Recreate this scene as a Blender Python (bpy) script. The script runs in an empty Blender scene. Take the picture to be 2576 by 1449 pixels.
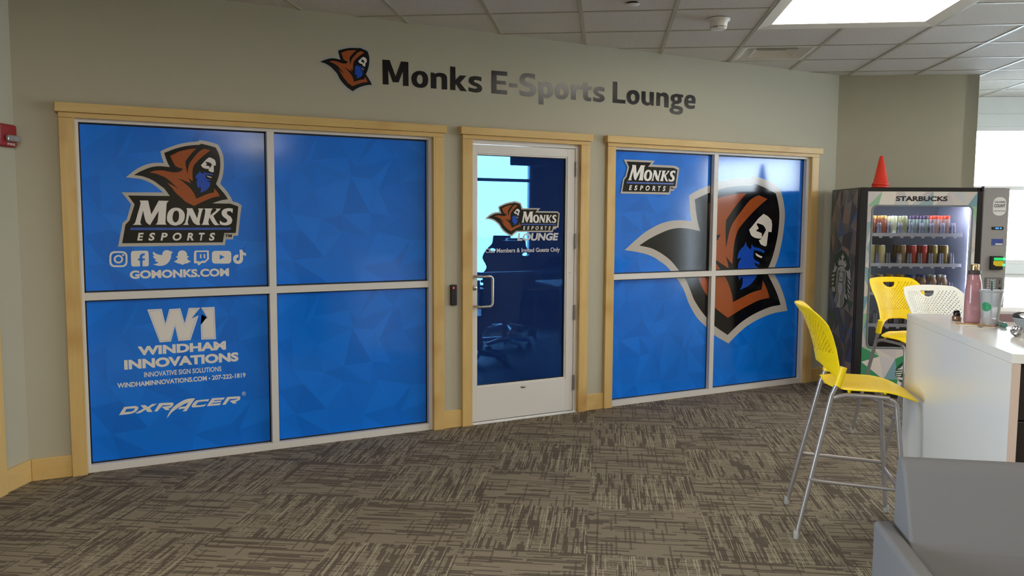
import bpy, bmesh, math, random
from math import sin, cos, pi, radians, sqrt, floor
from mathutils import Vector, Matrix
from mathutils.geometry import tessellate_polygon

SC = bpy.context.scene
COL = SC.collection

# ------------------------------------------------------------ camera
CAM_POS = Vector((0.0, -5.5, 1.5554))
def cam_axes(yaw, pitch, roll):
    f = Vector((sin(yaw) * cos(pitch), cos(yaw) * cos(pitch), sin(pitch)))
    r = Vector((cos(yaw), -sin(yaw), 0)); u = r.cross(f)
    return r * cos(roll) + u * sin(roll), u * cos(roll) - r * sin(roll), f
_r, _u, _f = cam_axes(radians(28.579), radians(-4.994), radians(0.315))
cd = bpy.data.cameras.new('camera'); cd.sensor_width = 36.0; cd.lens = 2100.0 / 2576.0 * 36.0
cd.clip_start = 0.05; cd.clip_end = 200
cam = bpy.data.objects.new('camera', cd); COL.objects.link(cam)
cam.matrix_world = Matrix(((_r.x, _u.x, -_f.x, CAM_POS.x), (_r.y, _u.y, -_f.y, CAM_POS.y), (_r.z, _u.z, -_f.z, CAM_POS.z), (0, 0, 0, 1)))
SC.camera = cam

# ------------------------------------------------------------ world, exposure
W_STRENGTH = 9.0
LAMP = 8.5            # ceiling light lens radiance
wd = bpy.data.worlds.new('winter_sky'); SC.world = wd; wd.use_nodes = True
bgn = wd.node_tree.nodes['Background']
bgn.inputs['Color'].default_value = (0.80, 0.90, 1.0, 1); bgn.inputs['Strength'].default_value = W_STRENGTH
SC.view_settings.view_transform = 'Standard'; SC.view_settings.look = 'None'
SC.view_settings.exposure = 1.3; SC.view_settings.gamma = 1.0; SC.view_settings.use_curve_mapping = False
try:
    SC.cycles.use_denoising = True
    SC.cycles.max_bounces = 7; SC.cycles.diffuse_bounces = 4; SC.cycles.glossy_bounces = 3
    SC.cycles.transmission_bounces = 4; SC.cycles.transparent_max_bounces = 12
    SC.cycles.caustics_reflective = False; SC.cycles.caustics_refractive = False
    SC.cycles.sample_clamp_indirect = 6.0
except Exception:
    pass

# ------------------------------------------------------------ frames of reference
# x runs along the lettered wall, y into it; the ceiling grid, the carpet and the rest of the building are turned 35 degrees
TA = radians(-35.0)
AV = Vector((cos(TA), sin(TA), 0)); BV = Vector((-sin(TA), cos(TA), 0))
def AB(a, b, z=0.0): return AV * a + BV * b + Vector((0, 0, z))
TW = radians(-33.0)
UV_ = Vector((cos(TW), sin(TW), 0)); VV = Vector((-sin(TW), cos(TW), 0))
CEIL = 2.862

# ------------------------------------------------------------ colour and node helpers
def lin(c):
    c = c / 255.0
    return c / 12.92 if c <= 0.04045 else ((c + 0.055) / 1.055) ** 2.4
def S(r, g, b): return (lin(r), lin(g), lin(b), 1.0)
MATS = {}
def P(name, col, rough=0.5, metal=0.0, spec=0.5, emit=None, es=0.0, coat=0.0, bump=None, alpha=1.0, trans=0.0):
    if name in MATS: return MATS[name]
    m = bpy.data.materials.new(name); m.use_nodes = True
    b = m.node_tree.nodes['Principled BSDF']
    b.inputs['Base Color'].default_value = col
    b.inputs['Roughness'].default_value = rough; b.inputs['Metallic'].default_value = metal
    b.inputs['Specular IOR Level'].default_value = spec
    b.inputs['Coat Weight'].default_value = coat; b.inputs['Coat Roughness'].default_value = 0.08
    b.inputs['Transmission Weight'].default_value = trans
    if emit: b.inputs['Emission Color'].default_value = emit; b.inputs['Emission Strength'].default_value = es
    b.inputs['Alpha'].default_value = alpha
    if bump:
        nt = m.node_tree
        tc = nt.nodes.new('ShaderNodeTexCoord'); nz = nt.nodes.new('ShaderNodeTexNoise'); bp = nt.nodes.new('ShaderNodeBump')
        nz.inputs['Scale'].default_value = bump[0]; nz.inputs['Detail'].default_value = 3
        bp.inputs['Strength'].default_value = bump[1]; bp.inputs['Distance'].default_value = 0.002
        nt.links.new(tc.outputs['Object'], nz.inputs['Vector']); nt.links.new(nz.outputs['Fac'], bp.inputs['Height'])
        nt.links.new(bp.outputs['Normal'], b.inputs['Normal'])
    MATS[name] = m
    return m

class E:                       # a small expression builder over Math nodes
    def __init__(s, nt, sock): s.nt = nt; s.s = sock
    def _m(s, op, *o):
        n = s.nt.nodes.new('ShaderNodeMath'); n.operation = op
        for i, x in enumerate((s,) + o):
            if isinstance(x, E): s.nt.links.new(x.s, n.inputs[i])
            else: n.inputs[i].default_value = float(x)
        return E(s.nt, n.outputs[0])
    def __add__(s, o): return s._m('ADD', o)
    def __sub__(s, o): return s._m('SUBTRACT', o)
    def __mul__(s, o): return s._m('MULTIPLY', o)
    def floor(s): return s._m('FLOOR')
    def fract(s): return s._m('FRACT')
    def gt(s, o): return s._m('GREATER_THAN', o)
    def lt(s, o): return s._m('LESS_THAN', o)
    def mod(s, o): return s._m('FLOORED_MODULO', o)
    def max(s, o): return s._m('MAXIMUM', o)
    def min(s, o): return s._m('MINIMUM', o)
    def abs(s): return s._m('ABSOLUTE')
def white(nt, x, y, z=0.0):
    cb = nt.nodes.new('ShaderNodeCombineXYZ'); wn = nt.nodes.new('ShaderNodeTexWhiteNoise'); wn.noise_dimensions = '3D'
    for i, v in enumerate((x, y, z)):
        if isinstance(v, E): nt.links.new(v.s, cb.inputs[i])
        else: cb.inputs[i].default_value = v
    nt.links.new(cb.outputs[0], wn.inputs['Vector'])
    return E(nt, wn.outputs['Value'])
def mixc(nt, fac, a, b):
    n = nt.nodes.new('ShaderNodeMix'); n.data_type = 'RGBA'
    if isinstance(fac, E): nt.links.new(fac.s, n.inputs[0])
    elif isinstance(fac, (int, float)): n.inputs[0].default_value = fac
    else: nt.links.new(fac, n.inputs[0])
    for k, v in ((6, a), (7, b)):
        if isinstance(v, tuple): n.inputs[k].default_value = v
        else: nt.links.new(v, n.inputs[k])
    return n.outputs[2]

def carpet_mat():
    m = P('carpet_tiles', S(110, 100, 85), rough=1.0, spec=0.1); nt = m.node_tree; b = nt.nodes['Principled BSDF']
    tc = nt.nodes.new('ShaderNodeTexCoord'); sp = nt.nodes.new('ShaderNodeSeparateXYZ'); nt.links.new(tc.outputs['Object'], sp.inputs[0])
    x = (E(nt, sp.outputs[0]) - 2.49) * (1 / 0.592); y = (E(nt, sp.outputs[1]) - 1.08) * (1 / 0.613)
    i = x.floor(); j = y.floor(); fu = x - i; fv = y - j
    par = (i + j).mod(2.0)
    s = fu + par * (fv - fu); t = fv + par * (fu - fv)
    seed = i * 13.17 + j * 7.71
    # dark dashes of several widths along the tile's own direction
    def dashes(rows, segs, thr, k):
        r = (t * rows).floor(); o = white(nt, r, seed, k)
        q = (s * segs + o * 7.0).floor()
        return white(nt, r + q * 0.37, seed + k, q).gt(thr)
    d1 = dashes(64.0, 3.0, 0.80, 1.3); d2 = dashes(21.0, 2.4, 0.89, 4.1); d3 = dashes(40.0, 4.5, 0.87, 8.3)
    # thin cross dashes, longer in the quarter-turned tiles
    r = (s * 26.0).floor(); o = white(nt, r, seed, 3.7); q = (t * 4.0 + o * 5.0).floor()
    c1 = white(nt, r, seed + 2.0, q).gt(0.72) * ((s * 26.0).fract()).lt(0.42)
    # fine weft dots, kept to turned tiles to paint how their pile catches light
    r5 = (s * 58.0).floor(); q5 = (t * 74.0).floor()
    c2 = white(nt, r5, seed + 5.0, 1.7).gt(0.62) * white(nt, r5, q5, seed).gt(0.45) * par
    # light yarn lines, often in pairs; pile sheen painted stronger in turned tiles
    r4 = (t * 120.0).floor(); o4 = white(nt, r4, seed, 5.9); q4 = (s * 2.6 + o4 * 5.0).floor()
    l1 = white(nt, r4, seed + 9.0, q4).gt(0.86) * ((t * 120.0).fract()).lt(0.62) * (par * 0.8 + 0.2)
    dark = d1.max(d2).max(d3)
    nz = nt.nodes.new('ShaderNodeTexNoise'); nz.inputs['Scale'].default_value = 240; nz.inputs['Detail'].default_value = 2
    nt.links.new(tc.outputs['Object'], nz.inputs['Vector'])
    base = mixc(nt, nz.outputs['Fac'], S(118, 109, 94), S(160, 149, 129))
    tone = white(nt, i, j, 2.0)
    base = mixc(nt, tone * 0.22, base, S(122, 112, 96))
    base = mixc(nt, c1 * 0.6, base, S(82, 73, 65))
    base = mixc(nt, c2 * 0.5, base, S(80, 71, 63))
    base = mixc(nt, dark * 0.78, base, S(88, 78, 70))
    base = mixc(nt, l1 * 0.55, base, S(205, 196, 166))
    nt.links.new(base, b.inputs['Base Color'])
    bp = nt.nodes.new('ShaderNodeBump'); bp.inputs['Strength'].default_value = 0.6; bp.inputs['Distance'].default_value = 0.004
    nt.links.new(nz.outputs['Fac'], bp.inputs['Height']); nt.links.new(bp.outputs['Normal'], b.inputs['Normal'])
    return m

def wood_mat(name, axis):
    m = P(name, S(200, 160, 110), rough=0.42, spec=0.4); nt = m.node_tree; b = nt.nodes['Principled BSDF']
    tc = nt.nodes.new('ShaderNodeTexCoord'); mp = nt.nodes.new('ShaderNodeMapping')
    sc = [9.0, 9.0, 9.0]; sc[axis] = 0.8; mp.inputs['Scale'].default_value = sc
    nt.links.new(tc.outputs['Object'], mp.inputs['Vector'])
    n1 = nt.nodes.new('ShaderNodeTexNoise'); n1.inputs['Scale'].default_value = 2.2; n1.inputs['Detail'].default_value = 6; n1.inputs['Distortion'].default_value = 0.8
    nt.links.new(mp.outputs[0], n1.inputs['Vector'])
    n2 = nt.nodes.new('ShaderNodeTexNoise'); n2.inputs['Scale'].default_value = 3.0; nt.links.new(tc.outputs['Object'], n2.inputs['Vector'])
    c = mixc(nt, n1.outputs['Fac'], S(206, 170, 104), S(234, 200, 134))
    rmp = nt.nodes.new('ShaderNodeMapRange'); rmp.inputs[1].default_value = 0.55; rmp.inputs[2].default_value = 0.8
    nt.links.new(n2.outputs['Fac'], rmp.inputs[0])
    c = mixc(nt, rmp.outputs[0], c, S(198, 152, 86))
    nt.links.new(c, b.inputs['Base Color'])
    return m

def ceiling_tile_mat():
    m = P('ceiling_tile', S(214, 208, 200), rough=0.9, spec=0.2); nt = m.node_tree; b = nt.nodes['Principled BSDF']
    tc = nt.nodes.new('ShaderNodeTexCoord'); nz = nt.nodes.new('ShaderNodeTexNoise')
    nz.inputs['Scale'].default_value = 130; nz.inputs['Detail'].default_value = 4
    nt.links.new(tc.outputs['Object'], nz.inputs['Vector'])
    c = mixc(nt, nz.outputs['Fac'], S(190, 184, 176), S(232, 228, 222)); nt.links.new(c, b.inputs['Base Color'])
    bp = nt.nodes.new('ShaderNodeBump'); bp.inputs['Strength'].default_value = 0.5; bp.inputs['Distance'].default_value = 0.003
    nt.links.new(nz.outputs['Fac'], bp.inputs['Height']); nt.links.new(bp.outputs['Normal'], b.inputs['Normal'])
    return m

def facet_vinyl(name, c0, c1, rough):       # printed vinyl: a random facet value per triangle is stored on the mesh
    m = P(name, c0, rough=rough, spec=0.6); nt = m.node_tree; b = nt.nodes['Principled BSDF']
    at = nt.nodes.new('ShaderNodeAttribute'); at.attribute_name = 'facet'
    nt.links.new(mixc(nt, at.outputs['Fac'], c0, c1), b.inputs['Base Color'])
    return m

def cells_mat(name, cols, scale, rough=0.25, stretch=(1, 1, 1)):   # printed polygons in a small palette
    m = P(name, cols[0], rough=rough, spec=0.5); nt = m.node_tree; b = nt.nodes['Principled BSDF']
    tc = nt.nodes.new('ShaderNodeTexCoord'); mp = nt.nodes.new('ShaderNodeMapping'); mp.inputs['Scale'].default_value = stretch
    nt.links.new(tc.outputs['Object'], mp.inputs['Vector'])
    at = nt.nodes.new('ShaderNodeAttribute'); at.attribute_name = 'facet'
    rp = nt.nodes.new('ShaderNodeValToRGB'); rp.color_ramp.interpolation = 'CONSTANT'
    el = rp.color_ramp.elements
    while len(el) < len(cols): el.new(0.5)
    for k, cc in enumerate(cols): el[k].position = k / len(cols); el[k].color = cc
    nt.links.new(at.outputs['Fac'], rp.inputs[0]); nt.links.new(rp.outputs[0], b.inputs['Base Color'])
    return m

def perforated(name, col, kind):
    """moulded plastic with rows of small holes; UV is in metres across the shell"""
    m = P(name, col, rough=0.38, spec=0.5); nt = m.node_tree; b = nt.nodes['Principled BSDF']
    uv = nt.nodes.new('ShaderNodeUVMap'); sp = nt.nodes.new('ShaderNodeSeparateXYZ'); nt.links.new(uv.outputs[0], sp.inputs[0])
    u = E(nt, sp.outputs[0]); v = E(nt, sp.outputs[1])
    pu, pv = (0.021, 0.0105) if kind == 'back' else (0.021, 0.0125)
    row = (v * (1 / pv)).floor()
    du = ((u * (1 / pu) + row.mod(2.0) * 0.5).fract() - 0.5) * pu
    dv = ((v * (1 / pv)).fract() - 0.5) * pv
    hole = (du * du * 1.6 + dv * dv * 2.2).lt(0.0032 ** 2 * 1.9)
    if kind == 'back':
        reg = u.abs().lt(0.178) * v.gt(0.905) * v.lt(1.095)
        near = ((u * u) * (1 / 0.066 ** 2) + (v - 1.098) * (v - 1.098) * (1 / 0.052 ** 2)).gt(1.0)
        hole = hole * reg * near
        grip = ((u * u) * (1 / 0.05 ** 2) + (v - 1.092) * (v - 1.092) * (1 / 0.036 ** 2)).lt(1.0) * v.lt(1.092)
        hole = hole.max(grip)
    else:
        e = (u * u) * (1 / 0.17 ** 2) + (v - 0.29) * (v - 0.29) * (1 / 0.15 ** 2)
        hole = hole * e.lt(1.0)
    one = hole * -1.0 + 1.0
    nt.links.new(one.s, b.inputs['Alpha'])
    return m

def film_glass():
    m = bpy.data.materials.new('blue_film_glass'); m.use_nodes = True; nt = m.node_tree
    nt.nodes.remove(nt.nodes['Principled BSDF']); out = nt.nodes['Material Output']
    tr = nt.nodes.new('ShaderNodeBsdfTransparent'); tr.inputs[0].default_value = (0.06, 0.19, 0.40, 1)
    df = nt.nodes.new('ShaderNodeBsdfDiffuse'); df.inputs[0].default_value = (0.012, 0.05, 0.26, 1)
    gl = nt.nodes.new('ShaderNodeBsdfGlossy'); gl.inputs['Roughness'].default_value = 0.03
    m1 = nt.nodes.new('ShaderNodeMixShader'); m1.inputs[0].default_value = 0.45
    nt.links.new(tr.outputs[0], m1.inputs[1]); nt.links.new(df.outputs[0], m1.inputs[2])
    m2 = nt.nodes.new('ShaderNodeMixShader'); fr = nt.nodes.new('ShaderNodeFresnel'); fr.inputs[0].default_value = 1.22
    nt.links.new(fr.outputs[0], m2.inputs[0]); nt.links.new(m1.outputs[0], m2.inputs[1]); nt.links.new(gl.outputs[0], m2.inputs[2])
    nt.links.new(m2.outputs[0], out.inputs[0])
    return m
def clear_glass(name='clear_glass', tint=(0.93, 0.96, 0.97, 1), haze=0.0, hcol=(0.8, 0.82, 0.85, 1), ior=1.45, rough=0.02):
    m = bpy.data.materials.new(name); m.use_nodes = True; nt = m.node_tree
    nt.nodes.remove(nt.nodes['Principled BSDF']); out = nt.nodes['Material Output']
    tr = nt.nodes.new('ShaderNodeBsdfTransparent'); tr.inputs[0].default_value = tint
    gl = nt.nodes.new('ShaderNodeBsdfGlossy'); gl.inputs['Roughness'].default_value = rough
    fr = nt.nodes.new('ShaderNodeFresnel'); fr.inputs[0].default_value = ior
    a = tr.outputs[0]
    if haze:
        df = nt.nodes.new('ShaderNodeBsdfDiffuse'); df.inputs[0].default_value = hcol
        mx = nt.nodes.new('ShaderNodeMixShader'); mx.inputs[0].default_value = haze
        nt.links.new(a, mx.inputs[1]); nt.links.new(df.outputs[0], mx.inputs[2]); a = mx.outputs[0]
    m2 = nt.nodes.new('ShaderNodeMixShader')
    nt.links.new(fr.outputs[0], m2.inputs[0]); nt.links.new(a, m2.inputs[1]); nt.links.new(gl.outputs[0], m2.inputs[2])
    nt.links.new(m2.outputs[0], out.inputs[0])
    return m

# ------------------------------------------------------------ object helpers
def tag(o, label=None, cat=None, group=None, kind=None):
    if label: o['label'] = label
    if cat: o['category'] = cat
    if group: o['group'] = group
    if kind: o['kind'] = kind
    return o
def empty(name, loc=(0, 0, 0), rz=0.0, label=None, cat=None, group=None, kind=None):
    o = bpy.data.objects.new(name, None); o.empty_display_size = 0.1; COL.objects.link(o)
    o.location = loc; o.rotation_euler = (0, 0, rz)
    return tag(o, label, cat, group, kind)

def catmull(pts, corner=36, n=4):
    """closed outline: smooth where it bends gently, keep the sharp corners"""
    m = len(pts); out = []
    P_ = [Vector(p) for p in pts]
    def is_c(i):
        a = P_[i] - P_[i - 1]; b = P_[(i + 1) % m] - P_[i]
        if a.length < 1e-9 or b.length < 1e-9: return True
        return a.angle(b) > radians(corner)
    cs = [is_c(i) for i in range(m)]
    for i in range(m):
        p1, p2 = P_[i], P_[(i + 1) % m]
        p0 = P_[i - 1] if not cs[i] else p1 - (p2 - p1) * 0.5
        p3 = P_[(i + 2) % m] if not cs[(i + 1) % m] else p2 + (p2 - p1) * 0.5
        d = (p2 - p1).length
        if cs[i] and cs[(i + 1) % m]: out.append(p1); continue
        t1 = (p2 - p0); t2 = (p3 - p1)
        t1 = t1.normalized() * d if t1.length > 1e-9 else t1
        t2 = t2.normalized() * d if t2.length > 1e-9 else t2
        for k in range(n):
            t = k / n; t_2 = t * t; t_3 = t_2 * t
            out.append(p1 * (2 * t_3 - 3 * t_2 + 1) + t1 * (t_3 - 2 * t_2 + t) * 0.9 + p2 * (-2 * t_3 + 3 * t_2) + t2 * (t_3 - t_2) * 0.9)
    return [tuple(v) for v in out]

class MB:
    def __init__(s): s.v = []; s.f = []; s.mi = []; s.uv = {}; s.sm = []
    def add(s, vs, fs, mi=0, smooth=False):
        o = len(s.v); s.v += [Vector(v) for v in vs]
        for f in fs: s.f.append([o + i for i in f]); s.mi.append(mi); s.sm.append(smooth)
        return s
    def box(s, x0, x1, y0, y1, z0, z1, mi=0, mat=None):
        vs = [Vector(p) for p in ((x0, y0, z0), (x1, y0, z0), (x1, y1, z0), (x0, y1, z0), (x0, y0, z1), (x1, y0, z1), (x1, y1, z1), (x0, y1, z1))]
        if mat: vs = [mat @ v for v in vs]
        return s.add(vs, [(0, 3, 2, 1), (4, 5, 6, 7), (0, 1, 5, 4), (1, 2, 6, 5), (2, 3, 7, 6), (3, 0, 4, 7)], mi)
    def tube(s, pts, r, n=12, mi=0, cap=True, closed=False):
        pts = [Vector(p) for p in pts]; m = len(pts); rs = r if isinstance(r, (list, tuple)) else [r] * m
        vs = []; prev = None
        for i, p in enumerate(pts):
            if closed: t = pts[(i + 1) % m] - pts[i - 1]
            else: t = pts[min(i + 1, m - 1)] - pts[max(i - 1, 0)]
            t.normalize()
            if prev is None:
                a = Vector((0, 0, 1)) if abs(t.z) < 0.9 else Vector((1, 0, 0)); nrm = t.cross(a).normalized()
            else:
                nrm = (prev - t * prev.dot(t)).normalized()
            prev = nrm; bn = t.cross(nrm)
            for k in range(n): a = 2 * pi * k / n; vs.append(p + (nrm * cos(a) + bn * sin(a)) * rs[i])
        fs = []
        for i in range(m if closed else m - 1):
            for k in range(n):
                i2 = (i + 1) % m
                fs.append((i * n + k, i * n + (k + 1) % n, i2 * n + (k + 1) % n, i2 * n + k))
        s.add(vs, fs, mi, True)
        if cap and not closed:
            s.add([vs[k] for k in range(n)][::-1], [tuple(range(n))], mi); s.add(vs[-n:], [tuple(range(n))], mi)
        return s
    def lathe(s, prof, c=(0, 0, 0), n=24, mi=0, axis=None, smooth=True):
        c = Vector(c); vs = []
        R = Matrix.Identity(3) if axis is None else Vector((0, 0, 1)).rotation_difference(Vector(axis)).to_matrix()
        for r, z in prof:
            for k in range(n): a = 2 * pi * k / n; vs.append(c + R @ Vector((r * cos(a), r * sin(a), z)))
        fs = []
        for i in range(len(prof) - 1):
            for k in range(n): fs.append((i * n + k, i * n + (k + 1) % n, (i + 1) * n + (k + 1) % n, (i + 1) * n + k))
        s.add(vs, fs, mi, smooth)
        if prof[0][0] > 1e-6: s.add(vs[:n][::-1], [tuple(range(n))], mi)
        if prof[-1][0] > 1e-6: s.add(vs[-n:], [tuple(range(n))], mi)
        return s
    def poly(s, loops, fn, mi=0, flip=False):
        """flat printed shape from 2D loops (first outer, rest holes); fn maps 2D to 3D"""
        if not isinstance(loops[0][0], (tuple, list)): loops = [loops]
        ls = [[Vector((p[0], p[1], 0)) for p in L] for L in loops]
        flat = [p for L in ls for p in L]
        tris = tessellate_polygon(ls)
        fs = []
        for a, b, c in tris:
            ar = (flat[b] - flat[a]).cross(flat[c] - flat[a]).z
            if abs(ar) < 1e-12: continue
            fs.append((a, b, c) if (ar > 0) != flip else (a, c, b))
        return s.add([fn(p.x, p.y) for p in flat], fs, mi)
    def prism(s, pts, fn, d, mi=0):
        """extruded outline: 2D pts, fn to 3D, d the 3D thickness vector"""
        d = Vector(d); ls = [[Vector((p[0], p[1], 0)) for p in pts]]; n = len(pts)
        tris = tessellate_polygon(ls); a = [Vector(fn(p[0], p[1])) for p in pts]; b = [p + d for p in a]
        s.add(a + b, [tuple(t) for t in tris] + [tuple(i + n for i in t[::-1]) for t in tris] + [(i, (i + 1) % n, n + (i + 1) % n, n + i) for i in range(n)], mi)
        return s
    def build(s, name, mats, parent=None, world=False, bevel=0.0, sub=0, solid=0.0, segs=2, recalc=True, facet=None):
        vs = s.v
        if world and parent is not None:
            L = Vector(parent.location); R = Matrix.Rotation(-parent.rotation_euler.z, 3, 'Z'); vs = [R @ (v - L) for v in vs]
        me = bpy.data.meshes.new(name); me.from_pydata([tuple(v) for v in vs], [], s.f)
        if not isinstance(mats, (list, tuple)): mats = [mats]
        for m in mats: me.materials.append(m)
        me.polygons.foreach_set('material_index', s.mi); me.polygons.foreach_set('use_smooth', s.sm)
        if s.uv:
            ul = me.uv_layers.new(name='UVMap')
            for lp in me.loops:
                if lp.vertex_index in s.uv: ul.data[lp.index].uv = s.uv[lp.vertex_index]
        if recalc:
            bm = bmesh.new(); bm.from_mesh(me); bmesh.ops.recalc_face_normals(bm, faces=bm.faces); bm.to_mesh(me); bm.free()
        if facet is not None:
            at = me.attributes.new('facet', 'FLOAT', 'FACE'); at.data.foreach_set('value', facet)
        me.update()
        o = bpy.data.objects.new(name, me); COL.objects.link(o)
        if parent is not None: o.parent = parent
        if solid: md = o.modifiers.new('solid', 'SOLIDIFY'); md.thickness = solid; md.offset = 0
        if bevel: md = o.modifiers.new('bevel', 'BEVEL'); md.width = bevel; md.segments = segs; md.limit_method = 'ANGLE'; md.angle_limit = radians(40)
        if sub: md = o.modifiers.new('sub', 'SUBSURF'); md.levels = sub; md.render_levels = sub
        return o

_FONT = {}
def glyphs(text, bold=0.0):
    """outline text as a triangle mesh (vertices, faces) from the built-in font, and its cap height"""
    key = (text, bold)
    if key in _FONT: return _FONT[key]
    cu = bpy.data.curves.new('lettering', 'FONT'); cu.body = text; cu.size = 1.0; cu.offset = bold; cu.resolution_u = 4
    ob = bpy.data.objects.new('lettering', cu); COL.objects.link(ob)
    dg = bpy.context.evaluated_depsgraph_get(); ev = ob.evaluated_get(dg); me = ev.to_mesh()
    vs = [(v.co.x, v.co.y) for v in me.vertices]; fs = [tuple(p.vertices) for p in me.polygons]
    ev.to_mesh_clear(); bpy.data.objects.remove(ob); bpy.data.curves.remove(cu)
    _FONT[key] = (vs, fs)
    return vs, fs
CAPH = {}
def cap_height(bold):
    if bold not in CAPH:
        v, _ = glyphs('H', bold); CAPH[bold] = (min(p[1] for p in v), max(p[1] for p in v))
    return CAPH[bold]
def write(mb, text, x0, x1, zb, zc, fn, bold=0.02, shear=0.0, mi=0):
    vs, fs = glyphs(text, bold)
    b0, b1 = cap_height(bold); sz = (zc - zb) / (b1 - b0)
    q = [(x + shear * y, y) for x, y in vs]
    mn = min(p[0] for p in q); mx = max(p[0] for p in q); sx = (x1 - x0) / (mx - mn)
    o = Vector(fn(0, 0)); e = (Vector(fn(1, 0)) - o).cross(Vector(fn(0, 1)) - o).normalized()
    w = [Vector(fn(x0 + (x - mn) * sx, zb + (y - b0) * sz)) for x, y in q]
    for k, f in enumerate(fs):               # thickened outlines can overlap: stagger the triangles by hair widths
        ar = sum(q[f[i - 1]][0] * q[f[i]][1] - q[f[i]][0] * q[f[i - 1]][1] for i in range(len(f)))
        ff = f if ar > 0 else f[::-1]
        mb.add([w[i] + e * (1.2e-5 * (k % 11)) for i in ff], [tuple(range(len(ff)))], mi)
    return mb

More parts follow.
